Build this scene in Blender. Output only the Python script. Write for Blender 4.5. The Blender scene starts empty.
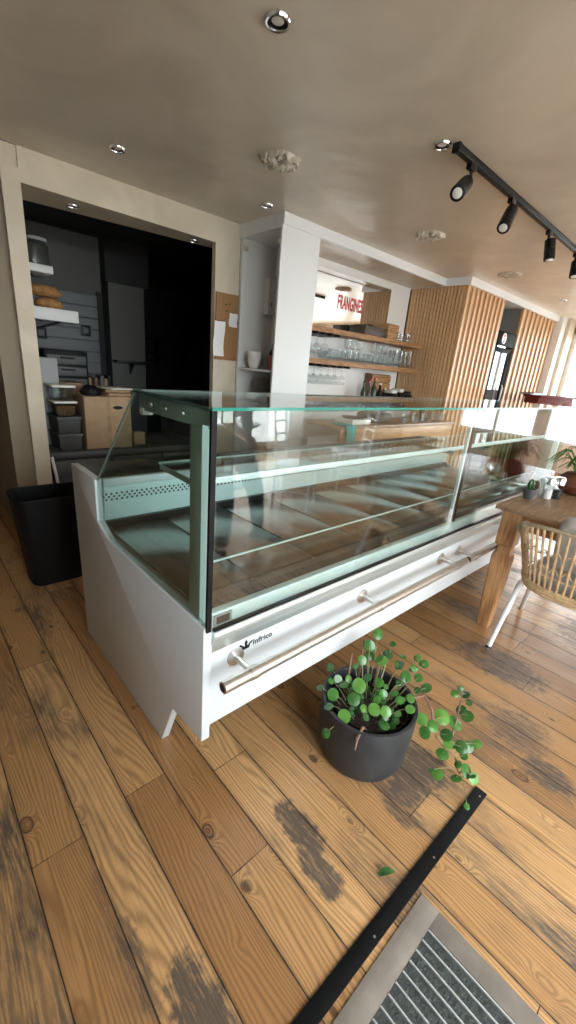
import bpy, bmesh, math, random
from mathutils import Vector, Matrix
PI = math.pi
rng = random.Random(7)
S = bpy.context.scene
COL = S.collection

# ------------------------------------------------------------------ materials
def nodes(m):
    m.use_nodes = True
    return m.node_tree.nodes, m.node_tree.links

MATS = {}
def mat(name, col, rough=.5, metal=0., noise=0., nscale=8., bump=0., bscale=40., stretch=(1, 1, 1), spec=.5, coat=0.):
    """plain procedural surface: colour varied by noise, optional bump"""
    if name in MATS: return MATS[name]
    m = bpy.data.materials.new(name); N, L = nodes(m)
    b = N['Principled BSDF']
    b.inputs['Roughness'].default_value = rough; b.inputs['Metallic'].default_value = metal
    b.inputs['Specular IOR Level'].default_value = spec
    b.inputs['Coat Weight'].default_value = coat
    b.inputs['Base Color'].default_value = (*col, 1)
    if noise or bump:
        tc = N.new('ShaderNodeTexCoord'); mp = N.new('ShaderNodeMapping')
        mp.inputs['Scale'].default_value = stretch
        L.new(tc.outputs['Object'], mp.inputs['Vector'])
        if noise:
            n = N.new('ShaderNodeTexNoise'); n.inputs['Scale'].default_value = nscale; n.inputs['Detail'].default_value = 6
            L.new(mp.outputs[0], n.inputs['Vector'])
            r = N.new('ShaderNodeValToRGB')
            r.color_ramp.elements[0].position = .3; r.color_ramp.elements[1].position = .7
            r.color_ramp.elements[0].color = (*[c*(1-noise) for c in col], 1)
            r.color_ramp.elements[1].color = (*[min(1, c*(1+noise)) for c in col], 1)
            L.new(n.outputs['Fac'], r.inputs[0]); L.new(r.outputs[0], b.inputs['Base Color'])
        if bump:
            n = N.new('ShaderNodeTexNoise'); n.inputs['Scale'].default_value = bscale; n.inputs['Detail'].default_value = 4
            L.new(mp.outputs[0], n.inputs['Vector'])
            bp = N.new('ShaderNodeBump'); bp.inputs['Strength'].default_value = bump; bp.inputs['Distance'].default_value = .01
            L.new(n.outputs['Fac'], bp.inputs['Height']); L.new(bp.outputs[0], b.inputs['Normal'])
    MATS[name] = m
    return m

def glass(name, tint=(.93, .98, .96), rough=0., ior=1.5):
    """clear glass sheet: Fresnel mix of straight-through and mirror reflection"""
    m = bpy.data.materials.new(name); N, L = nodes(m)
    N.remove(N['Principled BSDF']); out = N['Material Output']
    t = N.new('ShaderNodeBsdfTransparent'); t.inputs[0].default_value = (*tint, 1)
    g = N.new('ShaderNodeBsdfGlossy'); g.inputs['Roughness'].default_value = rough
    ge = N.new('ShaderNodeNewGeometry')
    mx = N.new('ShaderNodeMix'); mx.data_type = 'FLOAT'
    mx.inputs[2].default_value = ior; mx.inputs[3].default_value = 1/ior
    L.new(ge.outputs['Backfacing'], mx.inputs[0])
    f = N.new('ShaderNodeFresnel'); L.new(mx.outputs[0], f.inputs['IOR'])
    ms = N.new('ShaderNodeMixShader')
    L.new(f.outputs[0], ms.inputs[0]); L.new(t.outputs[0], ms.inputs[1]); L.new(g.outputs[0], ms.inputs[2])
    L.new(ms.outputs[0], out.inputs[0])
    MATS[name] = m
    return m

def emit(name, col, strength):
    m = bpy.data.materials.new(name); N, L = nodes(m)
    b = N['Principled BSDF']
    b.inputs['Base Color'].default_value = (*col, 1)
    b.inputs['Emission Color'].default_value = (*col, 1); b.inputs['Emission Strength'].default_value = strength
    MATS[name] = m
    return m

class G:
    """small node graph helper"""
    def __init__(s, m): s.N, s.L = nodes(m)
    def put(s, sock, v):
        if isinstance(v, (int, float)): sock.default_value = v
        elif isinstance(v, tuple): sock.default_value = v
        else: s.L.new(v, sock)
    def m(s, op, a, b=0., c=None, clamp=False):
        n = s.N.new('ShaderNodeMath'); n.operation = op; n.use_clamp = clamp
        s.put(n.inputs[0], a); s.put(n.inputs[1], b)
        if c is not None: s.put(n.inputs[2], c)
        return n.outputs[0]
    def xyz(s, x, y, z):
        n = s.N.new('ShaderNodeCombineXYZ')
        for i, v in enumerate((x, y, z)): s.put(n.inputs[i], v)
        return n.outputs[0]
    def noise(s, vec, scale, detail=4, rough=.5, dist=0.):
        n = s.N.new('ShaderNodeTexNoise'); s.L.new(vec, n.inputs['Vector'])
        n.inputs['Scale'].default_value = scale; n.inputs['Detail'].default_value = detail
        n.inputs['Roughness'].default_value = rough; n.inputs['Distortion'].default_value = dist
        return n.outputs['Fac']
    def smooth(s, v, a, b):
        n = s.N.new('ShaderNodeMapRange'); n.interpolation_type = 'SMOOTHSTEP'
        s.put(n.inputs[0], v); n.inputs[1].default_value = a; n.inputs[2].default_value = b
        n.inputs[3].default_value = 0; n.inputs[4].default_value = 1
        return n.outputs[0]
    def mix(s, f, a, b):
        n = s.N.new('ShaderNodeMix'); n.data_type = 'RGBA'
        s.put(n.inputs[0], f); s.put(n.inputs[6], a); s.put(n.inputs[7], b)
        return n.outputs[2]
    def white(s, v):
        n = s.N.new('ShaderNodeTexWhiteNoise'); n.noise_dimensions = '3D'; s.L.new(v, n.inputs['Vector'])
        return n.outputs['Value']

def floor_material():
    m = bpy.data.materials.new('worn_pine_boards'); g = G(m); N, L = g.N, g.L
    b = N['Principled BSDF']
    ge = N.new('ShaderNodeNewGeometry'); sp = N.new('ShaderNodeSeparateXYZ'); L.new(ge.outputs['Position'], sp.inputs[0])
    x, y = sp.outputs[0], sp.outputs[1]
    W = .1407
    u = g.m('DIVIDE', g.m('SUBTRACT', x, .066), W)
    pid = g.m('FLOOR', u); fu = g.m('FRACT', u)
    r1 = g.white(g.xyz(pid, 3.1, 0.7))
    v = g.m('DIVIDE', g.m('ADD', y, g.m('MULTIPLY', r1, 7.)), 1.9)
    sid = g.m('FLOOR', v); fv = g.m('FRACT', v)
    r2 = g.white(g.xyz(pid, sid, 4.2)); r3 = g.white(g.xyz(sid, pid, 9.4))
    # gaps
    du = g.m('MULTIPLY', g.m('MINIMUM', fu, g.m('SUBTRACT', 1., fu)), W)
    dv = g.m('MULTIPLY', g.m('MINIMUM', fv, g.m('SUBTRACT', 1., fv)), 1.9)
    wob = g.noise(g.xyz(x, y, 0.), 22., 3)
    gw = g.m('ADD', .0, g.m('MULTIPLY', wob, .0030))
    gap = g.m('SUBTRACT', 1., g.smooth(g.m('SUBTRACT', g.m('MINIMUM', du, g.m('ADD', dv, .0006)), gw), -.0005, .0012))
    edge = g.m('SUBTRACT', 1., g.smooth(du, .0, .02))
    # knots
    kv = g.xyz(g.m('MULTIPLY', x, 9.), g.m('MULTIPLY', y, 5.2), g.m('MULTIPLY', pid, 1.7))
    vo = N.new('ShaderNodeTexVoronoi'); vo.inputs['Scale'].default_value = 1.; L.new(kv, vo.inputs['Vector'])
    kd = g.m('ADD', vo.outputs['Distance'], g.m('MULTIPLY', g.m('SUBTRACT', wob, .5), .08))
    sc = N.new('ShaderNodeSeparateColor'); L.new(vo.outputs['Color'], sc.inputs[0])
    ksel = g.smooth(sc.outputs[0], .40, .46)
    kr = g.m('ADD', .05, g.m('MULTIPLY', sc.outputs[1], .11))
    kin = g.m('MULTIPLY', g.m('SUBTRACT', 1., g.smooth(g.m('SUBTRACT', kd, kr), -.03, .03)), ksel)
    kring = g.m('MULTIPLY', g.m('SUBTRACT', 1., g.smooth(g.m('ABSOLUTE', g.m('SUBTRACT', kd, kr)), .0, .045)), ksel)
    kp_ = g.m('SUBTRACT', 1., g.smooth(kd, .0, .46)); kpull = g.m('MULTIPLY', g.m('MULTIPLY', kp_, kp_), ksel)
    # growth rings (cathedral figure)
    gv = g.xyz(g.m('MULTIPLY', x, 6.), g.m('MULTIPLY', y, .75), g.m('ADD', g.m('MULTIPLY', pid, 5.3), g.m('MULTIPLY', sid, 2.1)))
    n1 = g.noise(gv, 1., 2, .45)
    ph = g.m('ADD', g.m('MULTIPLY', n1, 130.), g.m('ADD', g.m('MULTIPLY', x, 520.), g.m('MULTIPLY', kpull, 34.)))
    ring = g.m('ADD', .5, g.m('MULTIPLY', g.m('SINE', ph), .5))
    ring = g.m('POWER', ring, 1.7)
    fib = g.noise(g.xyz(g.m('MULTIPLY', x, 170.), g.m('MULTIPLY', y, 6.), pid), 1., 4, .6)
    # colours
    base = g.mix(r2, (.36, .175, .064, 1), (.70, .41, .18, 1))
    base = g.mix(g.m('MULTIPLY', r3, .45), base, (.56, .31, .13, 1))
    dark = g.mix(.55, base, (.085, .032, .012, 1))
    c = g.mix(g.m('MULTIPLY', ring, .80), base, dark)
    c = g.mix(g.m('MULTIPLY', g.smooth(fib, .48, .72), .42), c, (.12, .055, .022, 1))
    krs = g.m('ADD', .45, g.m('MULTIPLY', g.m('SINE', g.m('MULTIPLY', kd, 150.)), .35))
    c = g.mix(g.m('MULTIPLY', kin, krs), c, (.085, .03, .014, 1))
    c = g.mix(g.m('MULTIPLY', kring, .75), c, (.035, .014, .008, 1))
    # wear: grey scuffed patches, streaky along the board
    wn = g.noise(g.xyz(g.m('MULTIPLY', x, 3.0), g.m('MULTIPLY', y, 1.3), g.m('MULTIPLY', r1, 2.)), 1., 5, .6)
    st = g.noise(g.xyz(g.m('MULTIPLY', x, 95.), g.m('MULTIPLY', y, 9.), 2.), 1., 5, .7)
    wear = g.smooth(wn, .50, .70)
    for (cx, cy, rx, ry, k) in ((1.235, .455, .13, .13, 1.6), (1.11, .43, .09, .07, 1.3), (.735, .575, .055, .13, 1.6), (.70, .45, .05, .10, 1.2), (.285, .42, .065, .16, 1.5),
                                (.205, .62, .035, .15, .8), (2.15, .52, .16, .28, 1.0), (1.75, .28, .15, .16, .8), (1.62, .12, .08, .12, 1.1),
                                (1.05, .40, .05, .10, .9), (2.9, .2, .25, .3, .8)):
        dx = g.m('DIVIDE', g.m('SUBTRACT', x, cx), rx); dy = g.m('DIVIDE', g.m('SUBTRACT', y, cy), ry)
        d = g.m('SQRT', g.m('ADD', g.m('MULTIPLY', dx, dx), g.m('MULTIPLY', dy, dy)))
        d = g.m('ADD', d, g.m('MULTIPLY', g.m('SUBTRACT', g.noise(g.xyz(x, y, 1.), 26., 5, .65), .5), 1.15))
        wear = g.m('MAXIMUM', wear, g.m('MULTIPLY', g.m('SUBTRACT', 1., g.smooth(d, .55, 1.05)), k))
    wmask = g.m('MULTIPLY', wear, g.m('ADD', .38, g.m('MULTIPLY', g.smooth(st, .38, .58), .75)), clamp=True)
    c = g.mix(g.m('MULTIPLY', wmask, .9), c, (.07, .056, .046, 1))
    # pale scratches
    pale = g.m('MULTIPLY', g.smooth(g.noise(g.xyz(g.m('MULTIPLY', x, 60.), g.m('MULTIPLY', y, 14.), 8.), 1., 5, .7), .60, .72), g.smooth(wn, .45, .6))
    c = g.mix(g.m('MULTIPLY', pale, .6), c, (.66, .48, .26, 1))
    c = g.mix(g.m('MULTIPLY', edge, .25), c, (.10, .05, .022, 1))
    c = g.mix(gap, c, (.018, .011, .008, 1))
    L.new(c, b.inputs['Base Color'])
    rr = g.m('ADD', .34, g.m('MULTIPLY', wmask, .25))
    L.new(g.m('ADD', rr, g.m('MULTIPLY', gap, .3)), b.inputs['Roughness'])
    b.inputs['Specular IOR Level'].default_value = .6
    h = g.m('SUBTRACT', g.m('ADD', g.m('MULTIPLY', ring, -.12), g.m('MULTIPLY', fib, .12)), g.m('ADD', gap, g.m('MULTIPLY', wmask, .15)))
    bp = N.new('ShaderNodeBump'); bp.inputs['Strength'].default_value = .35; bp.inputs['Distance'].default_value = .004
    L.new(h, bp.inputs['Height']); L.new(bp.outputs[0], b.inputs['Normal'])
    return m

def stucco_material(name, ca, cb, rough, seed):
    m = bpy.data.materials.new(name); g = G(m); N, L = g.N, g.L
    b = N['Principled BSDF']
    ge = N.new('ShaderNodeNewGeometry'); sp = N.new('ShaderNodeSeparateXYZ'); L.new(ge.outputs['Position'], sp.inputs[0])
    v = g.xyz(g.m('ADD', sp.outputs[0], seed), sp.outputs[1], sp.outputs[2])
    n1 = g.noise(v, 1.6, 5, .55, 1.2)
    n2 = g.noise(v, 3.2, 4, .5, 2.0)
    L.new(g.mix(g.smooth(n1, .3, .7), (*ca, 1), (*cb, 1)), b.inputs['Base Color'])
    L.new(g.m('ADD', rough, g.m('MULTIPLY', n2, .22)), b.inputs['Roughness'])
    bp = N.new('ShaderNodeBump'); bp.inputs['Strength'].default_value = .24; bp.inputs['Distance'].default_value = .04
    L.new(g.noise(v, 2.6, 2, .4, .8), bp.inputs['Height']); L.new(bp.outputs[0], b.inputs['Normal'])
    return m

def wood_material(name, ca, cb, rough=.5, axis=2, scale=1., ringk=60.):
    m = bpy.data.materials.new(name); g = G(m); N, L = g.N, g.L
    b = N['Principled BSDF']
    tc = N.new('ShaderNodeTexCoord'); sp = N.new('ShaderNodeSeparateXYZ'); L.new(tc.outputs['Object'], sp.inputs[0])
    k = [9.*scale]*3; k[axis] = .9*scale
    v = g.xyz(*[g.m('MULTIPLY', sp.outputs[i], k[i]) for i in range(3)])
    n = g.noise(v, 1., 3, .5)
    ring = g.m('ADD', .5, g.m('MULTIPLY', g.m('SINE', g.m('MULTIPLY', n, ringk)), .5))
    k = [130.*scale]*3; k[axis] = 5.*scale
    fib = g.noise(g.xyz(*[g.m('MULTIPLY', sp.outputs[i], k[i]) for i in range(3)]), 1., 4, .6)
    c = g.mix(g.m('MULTIPLY', ring, .7), (*cb, 1), (*ca, 1))
    c = g.mix(g.m('MULTIPLY', g.smooth(fib, .45, .75), .45), c, (*[q*.45 for q in ca], 1))
    L.new(c, b.inputs['Base Color']); b.inputs['Roughness'].default_value = rough
    bp = N.new('ShaderNodeBump'); bp.inputs['Strength'].default_value = .2; bp.inputs['Distance'].default_value = .003
    L.new(fib, bp.inputs['Height']); L.new(bp.outputs[0], b.inputs['Normal'])
    MATS[name] = m
    return m

def steel_material(name, col, rough, axis=0, seams=None):
    """brushed stainless steel, brushed along one axis"""
    m = bpy.data.materials.new(name); g = G(m); N, L = g.N, g.L
    b = N['Principled BSDF']; b.inputs['Metallic'].default_value = 1.; b.inputs['Base Color'].default_value = (*col, 1)
    ge = N.new('ShaderNodeNewGeometry'); sp = N.new('ShaderNodeSeparateXYZ'); L.new(ge.outputs['Position'], sp.inputs[0])
    k = [220.]*3; k[axis] = 3.
    n = g.noise(g.xyz(*[g.m('MULTIPLY', sp.outputs[i], k[i]) for i in range(3)]), 1., 3, .5)
    L.new(g.m('ADD', rough, g.m('MULTIPLY', n, .06)), b.inputs['Roughness'])
    MATS[name] = m
    return m

def dotted_material(name, col, dot, metal, rough, px, pz, rad, band=None):
    """sheet metal punched with staggered round holes (x and z pitch)"""
    m = bpy.data.materials.new(name); g = G(m); N, L = g.N, g.L
    b = N['Principled BSDF']; b.inputs['Metallic'].default_value = metal; b.inputs['Roughness'].default_value = rough
    ge = N.new('ShaderNodeNewGeometry'); sp = N.new('ShaderNodeSeparateXYZ'); L.new(ge.outputs['Position'], sp.inputs[0])
    x, z = sp.outputs[0], g.m('ADD', sp.outputs[2], g.m('MULTIPLY', sp.outputs[1], .0))
    row = g.m('FLOOR', g.m('DIVIDE', z, pz))
    xo = g.m('ADD', g.m('DIVIDE', x, px), g.m('MULTIPLY', row, .5))
    ux = g.m('MULTIPLY', g.m('SUBTRACT', g.m('FRACT', xo), .5), px)
    uz = g.m('MULTIPLY', g.m('SUBTRACT', g.m('FRACT', g.m('DIVIDE', z, pz)), .5), pz)
    d = g.m('SQRT', g.m('ADD', g.m('MULTIPLY', ux, ux), g.m('MULTIPLY', uz, uz)))
    k = g.m('LESS_THAN', d, rad)
    if band: k = g.m('MULTIPLY', k, g.m('MULTIPLY', g.m('GREATER_THAN', z, band[0]), g.m('LESS_THAN', z, band[1])))
    L.new(g.mix(k, (*col, 1), (*dot, 1)), b.inputs['Base Color'])
    MATS[name] = m
    return m

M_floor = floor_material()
M_ceil = stucco_material('beige_polished_stucco', (.61, .54, .44), (.72, .645, .535), .24, 0.)
M_wall = stucco_material('beige_wall_plaster', (.60, .515, .395), (.70, .61, .48), .55, 5.)
M_white = mat('white_lacquer', (.76, .77, .77), .38)
M_casewhite = mat('white_coated_steel', (.63, .66, .68), .32)
M_paint = mat('white_wall_paint', (.78, .77, .75), .6, bump=.05, bscale=60)
M_glass = glass('display_glass', (.955, .985, .975))
M_gfront = glass('coated_front_glass', (.93, .965, .955), ior=1.85)
M_glassend = glass('end_panel_glass', (.86, .945, .92))
M_win = glass('window_glass', (.97, .985, .98))
M_clear = glass('clear_glassware', (.915, .93, .93), ior=1.45)
M_plastic_clear = glass('clear_plastic', (.80, .82, .82), .12)
M_gedge = mat('polished_green_glass_edge', (.035, .24, .19), .12)
M_gedgel = mat('lit_glass_edge', (.62, .78, .75), .15)  # pale copy of the glass edge, painting the light it catches
M_black = mat('black_plastic', (.006, .006, .0065), .5, spec=.2)
M_blackm = mat('black_metal', (.007, .007, .0075), .42, spec=.35)
M_frame = mat('grey_green_frame', (.40, .47, .43), .35)
M_framel = mat('pale_aluminium_profile', (.80, .90, .90), .3)
M_glow = emit('glowing_profile', (.80, 1., 1.), .45)  # slight glow stands in for daylight on the pale post profile
M_steel = steel_material('stainless_steel', (.64, .61, .57), .34, 0)
M_tray = steel_material('stainless_tray', (.19, .185, .175), .20, 1)
M_inner = mat('pale_liner_steel', (.66, .80, .80), .30, .3)
M_perf = dotted_material('perforated_liner', (.66, .80, .80), (.015, .02, .02), .2, .35, .022, .0125, .0052, (.7995, .838))
M_grille = dotted_material('slotted_grille', (.12, .13, .13), (.004, .004, .004), .6, .35, .016, .02, .006)
M_chrome = mat('chrome', (.72, .72, .72), .12, 1.)
M_matte = mat('matte_black_panel', (.006, .006, .006), .7, spec=.12)
M_granite = mat('dark_grey_worktop', (.045, .047, .048), .25, noise=.3, nscale=90)
M_screen = mat('grey_display', (.03, .03, .028), .5, spec=.2)
M_oak = wood_material('oak_slats', (.44, .25, .11), (.66, .41, .21), .45, 2, 1., 9.)
M_oakd = wood_material('oak_backing', (.22, .11, .05), (.33, .18, .085), .6, 2, 1., 9.)
M_oakm = wood_material('oak_panel', (.34, .18, .085), (.50, .29, .145), .5, 2, 1., 9.)
M_shelfw = wood_material('rustic_shelf_board', (.22, .10, .04), (.42, .23, .10), .55, 0)
M_barw = wood_material('bar_board', (.42, .21, .075), (.62, .36, .15), .4, 0)
M_table = wood_material('table_top_wood', (.26, .15, .085), (.44, .29, .18), .32, 0, 1.4)
M_leg = wood_material('table_leg_wood', (.36, .165, .065), (.56, .31, .14), .45, 2, 1.6)
M_cane = mat('rattan_cane', (.62, .43, .24), .5, noise=.25, nscale=30)
M_caned = mat('rattan_wrap', (.46, .36, .24), .7, noise=.2, nscale=60, bump=.4, bscale=200)
M_wmetal = mat('white_tube', (.80, .81, .80), .35)
M_cush = mat('grey_cushion_cloth', (.52, .49, .47), .9, noise=.12, nscale=200, bump=.3, bscale=300)
M_terra = mat('terracotta', (.20, .065, .035), .6, noise=.15, nscale=12)
M_pot = mat('charcoal_pot', (.022, .023, .025), .55, noise=.25, nscale=14, bump=.08, bscale=30)
M_soil = mat('potting_soil', (.03, .02, .014), .95, noise=.5, nscale=60, bump=.9, bscale=70)
M_leaf = mat('leaf_green', (.045, .145, .024), .26, noise=.35, nscale=18)
M_leaf2 = mat('leaf_pale_green', (.095, .23, .04), .32, noise=.3, nscale=18)
M_leafd = mat('leaf_dark_green', (.033, .105, .024), .25, noise=.3, nscale=18)
M_stem = mat('petiole', (.20, .19, .075), .55, noise=.2, nscale=40)
M_stemd = mat('woody_stem', (.20, .11, .07), .8, noise=.3, nscale=60)
M_red = mat('dark_red_lacquer', (.10, .016, .012), .8, spec=.1)
M_redd = mat('dull_red', (.50, .07, .04), .45)
M_letters = mat('letter_red', (.55, .012, .02), .4)
M_ink = mat('black_ink', (.01, .01, .01), .5)
M_mirror = mat('mirror', (.86, .86, .85), .015, 1.)
M_card = mat('brown_cardboard', (.42, .28, .17), .8, noise=.08, nscale=20)
M_kraft = mat('kraft_paper', (.36, .235, .13), .75, noise=.2, nscale=15, bump=.5, bscale=25)
M_paper = mat('white_paper', (.80, .79, .76), .7, noise=.05, nscale=30)
M_cork = mat('cork', (.33, .175, .075), .9, noise=.25, nscale=120, bump=.3, bscale=150)
M_greycrate = mat('grey_crate_plastic', (.075, .076, .078), .5, noise=.12, nscale=9)
M_greybox = mat('light_grey_plastic', (.30, .31, .31), .5)
M_kwall = mat('kitchen_shaded_grey', (.085, .082, .077), .7, bump=.05)  # grey taken darker to hold the kitchen's shade
M_kdark = mat('kitchen_shade_charcoal', (.018, .0175, .0165), .75)  # kitchen gloom put into the colour, near black
M_kpil = mat('kitchen_shaded_pillar', (.10, .098, .09), .7)  # pale pillar, its colour darkened with the kitchen's shade
M_ktile = mat('kitchen_wall_boards', (.10, .105, .11), .5)
M_nuts = mat('granola', (.30, .17, .08), .9, noise=.6, nscale=90, bump=1., bscale=110)
M_bread = mat('bread_crust', (.40, .20, .075), .7, noise=.35, nscale=25, bump=.3, bscale=50)
M_plate = mat('stoneware', (.34, .31, .28), .35, noise=.1, nscale=10)
M_cup = mat('white_ceramic', (.74, .72, .69), .25)
M_teal = mat('teal_cloth', (.02, .38, .36), .8, bump=.4, bscale=40)
M_plaster = mat('rough_plaster', (.56, .50, .42), .75, noise=.2, nscale=40)
M_matframe = mat('grey_concrete_frame', (.235, .20, .165), .8, noise=.14, nscale=14, bump=.15, bscale=60)
M_matrib = mat('dark_mat_rib', (.045, .05, .048), .8, noise=.4, nscale=60, bump=.5, bscale=120)
M_matalu = mat('mat_aluminium', (.80, .82, .82), .4, .6)
M_strip = mat('black_floor_strip', (.005, .005, .0055), .6, spec=.12, noise=.3, nscale=40)
M_trouser = mat('dark_trousers', (.028, .032, .038), .85, bump=.2, bscale=60)
M_shirt = mat('dark_olive_top', (.07, .07, .05), .85, bump=.2, bscale=60)
M_skin = mat('skin', (.50, .30, .21), .5)
M_shoe = mat('black_shoes', (.02, .02, .022), .5)
M_hair = mat('dark_hair', (.03, .02, .015), .6)
M_lamp = mat('lamp_lens', (.80, .79, .74), .2)
M_pave = mat('pale_paving', (.42, .41, .39), .85, noise=.12, nscale=2)
M_greytop = mat('grey_table_laminate', (.30, .31, .34), .35)
M_fgrey = mat('grey_recess_paint', (.20, .20, .195), .6)

# ------------------------------------------------------------------ mesh builder
class MB:
    def __init__(s): s.b = bmesh.new()
    def _merge(s, t):
        me = bpy.data.meshes.new('t'); t.to_mesh(me); t.free(); s.b.from_mesh(me); bpy.data.meshes.remove(me)
        return s
    def box(s, x0, x1, y0, y1, z0, z1, bev=0., seg=2, rot=None, piv=None):
        t = bmesh.new(); bmesh.ops.create_cube(t, size=1.)
        for v in t.verts:
            v.co = Vector((x0+(v.co.x+.5)*(x1-x0), y0+(v.co.y+.5)*(y1-y0), z0+(v.co.z+.5)*(z1-z0)))
        if bev: bmesh.ops.bevel(t, geom=t.edges[:], offset=bev, segments=seg, affect='EDGES', profile=.5)
        if rot is not None:
            p = Vector(piv) if piv else Vector(((x0+x1)/2, (y0+y1)/2, (z0+z1)/2))
            for v in t.verts: v.co = rot @ (v.co-p) + p
        return s._merge(t)
    def tube(s, pts, r, n=10, cap=True, closed=False):
        """round tube through points; r a number or a list"""
        pts = [Vector(p) for p in pts]; R = r if isinstance(r, (list, tuple)) else [r]*len(pts)
        t = bmesh.new(); rings = []; up = None
        k = len(pts)
        for i, p in enumerate(pts):
            if closed: d = pts[(i+1) % k]-pts[i-1]
            else: d = pts[min(i+1, k-1)]-pts[max(i-1, 0)]
            d.normalize()
            if up is None:
                up = Vector((0, 0, 1)) if abs(d.z) < .9 else Vector((1, 0, 0))
            a = d.cross(up)
            if a.length < 1e-5: a = d.orthogonal()
            a.normalize(); c = a.cross(d); up = c
            rings.append([t.verts.new(p+R[i]*(math.cos(2*PI*j/n)*a+math.sin(2*PI*j/n)*c)) for j in range(n)])
        rr = rings + ([rings[0]] if closed else [])
        for A, B in zip(rr, rr[1:]):
            for j in range(n): t.faces.new((A[j], A[(j+1) % n], B[(j+1) % n], B[j]))
        if cap and not closed:
            t.faces.new(rings[0][::-1]); t.faces.new(rings[-1])
        bmesh.ops.recalc_face_normals(t, faces=t.faces[:])
        return s._merge(t)
    def lathe(s, prof, c=(0, 0, 0), n=28, ax=None, sx=1., sy=1.):
        """prof: (radius, height) from bottom up; ax: optional rotation matrix"""
        t = bmesh.new(); rings = []; c = Vector(c)
        for r, h in prof:
            if r < 1e-6:
                p = Vector((0, 0, h)); p = ax @ p if ax else p
                rings.append([t.verts.new(p+c)])
            else:
                ring = []
                for j in range(n):
                    p = Vector((r*math.cos(2*PI*j/n)*sx, r*math.sin(2*PI*j/n)*sy, h)); p = ax @ p if ax else p
                    ring.append(t.verts.new(p+c))
                rings.append(ring)
        for A, B in zip(rings, rings[1:]):
            if len(A) == 1 and len(B) == 1: continue
            for j in range(n):
                if len(A) == 1: t.faces.new((A[0], B[j], B[(j+1) % n]))
                elif len(B) == 1: t.faces.new((A[j], B[0], A[(j+1) % n]))
                else: t.faces.new((A[j], A[(j+1) % n], B[(j+1) % n], B[j]))
        bmesh.ops.recalc_face_normals(t, faces=t.faces[:])
        return s._merge(t)
    def prism(s, poly, axis, a0, a1, bev=0.):
        """poly: 2-D points in the two other axes (order y,z / x,z / x,y)"""
        t = bmesh.new()
        def P(p, a):
            return Vector((a, p[0], p[1])) if axis == 0 else Vector((p[0], a, p[1])) if axis == 1 else Vector((p[0], p[1], a))
        A = [t.verts.new(P(p, a0)) for p in poly]; B = [t.verts.new(P(p, a1)) for p in poly]
        n = len(poly)
        t.faces.new(A); t.faces.new(B[::-1])
        for i in range(n): t.faces.new((A[i], B[i], B[(i+1) % n], A[(i+1) % n]))
        bmesh.ops.recalc_face_normals(t, faces=t.faces[:])
        if bev: bmesh.ops.bevel(t, geom=t.edges[:], offset=bev, segments=2, affect='EDGES', profile=.5)
        return s._merge(t)
    def rbox(s, cx, cy, z0, z1, hx0, hy0, hx1, hy1, rad, n=6, wall=0., bottom=True):
        """rounded-rectangle tapered tub; hx0.. half sizes at bottom, hx1.. at top; wall>0: open top"""
        t = bmesh.new()
        def ring(hx, hy, z, r):
            out = []
            for (sx, sy, a0) in ((1, 1, 0), (-1, 1, PI/2), (-1, -1, PI), (1, -1, 1.5*PI)):
                for k in range(n+1):
                    a = a0+PI/2*k/n
                    out.append(t.verts.new((cx+sx*(hx-r)+r*math.cos(a), cy+sy*(hy-r)+r*math.sin(a), z)))
            return out
        rs = [ring(hx0-.01, hy0-.01, z0, rad-.005), ring(hx0, hy0, z0+.012, rad), ring(hx1, hy1, z1, rad)]
        if wall: rs += [ring(hx1-wall, hy1-wall, z1, max(rad-wall, .003)), ring(hx0-wall, hy0-wall, z0+wall+.01, max(rad-wall, .003))]
        for A, B in zip(rs, rs[1:]):
            for j in range(len(A)): t.faces.new((A[j], A[(j+1) % len(A)], B[(j+1) % len(A)], B[j]))
        t.faces.new(rs[0][::-1]); t.faces.new(rs[-1])
        bmesh.ops.recalc_face_normals(t, faces=t.faces[:])
        return s._merge(t)
    def leaf(s, c, nrm, r, n=12, dome=.18, el=1., up=None):
        """round domed leaf with a thin solid body"""
        t = bmesh.new(); c = Vector(c); nrm = Vector(nrm).normalized()
        a = Vector(up) if up else nrm.orthogonal()
        a = (a-nrm*(a@nrm)).normalized(); b = nrm.cross(a)
        def mk(off, sgn):
            ctr = t.verts.new(c+nrm*(off))
            R1 = [t.verts.new(c+r*.55*(math.cos(2*PI*j/n)*a*el+math.sin(2*PI*j/n)*b)+nrm*(off-dome*r*.25)) for j in range(n)]
            R2 = [t.verts.new(c+r*(math.cos(2*PI*j/n)*a*el+math.sin(2*PI*j/n)*b)+nrm*(off-dome*r)) for j in range(n)]
            for j in range(n):
                k = (j+1) % n
                f1 = (ctr, R1[j], R1[k]); f2 = (R1[j], R2[j], R2[k], R1[k])
                t.faces.new(f1 if sgn > 0 else f1[::-1]); t.faces.new(f2 if sgn > 0 else f2[::-1])
            return R2
        A = mk(.0006, 1); B = mk(-.0006, -1)
        for j in range(n): t.faces.new((A[j], B[j], B[(j+1) % n], A[(j+1) % n]))
        return s._merge(t)
    def blade(s, pts, w, th=.001):
        """strap leaf along points, width tapering"""
        t = bmesh.new(); pts = [Vector(p) for p in pts]; k = len(pts); rows = []
        for i, p in enumerate(pts):
            d = (pts[min(i+1, k-1)]-pts[max(i-1, 0)]).normalized()
            sd = d.cross(Vector((0, 0, 1)))
            if sd.length < 1e-4: sd = Vector((1, 0, 0))
            sd.normalize(); nn = sd.cross(d)
            q = w*math.sin(PI*(.12+.86*i/(k-1)))**.7
            rows.append([t.verts.new(p+sd*q+nn*q*.4), t.verts.new(p+nn*th), t.verts.new(p-sd*q+nn*q*.4), t.verts.new(p-nn*th)])
        for A, B in zip(rows, rows[1:]):
            for j in range(4): t.faces.new((A[j], A[(j+1) % 4], B[(j+1) % 4], B[j]))
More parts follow.
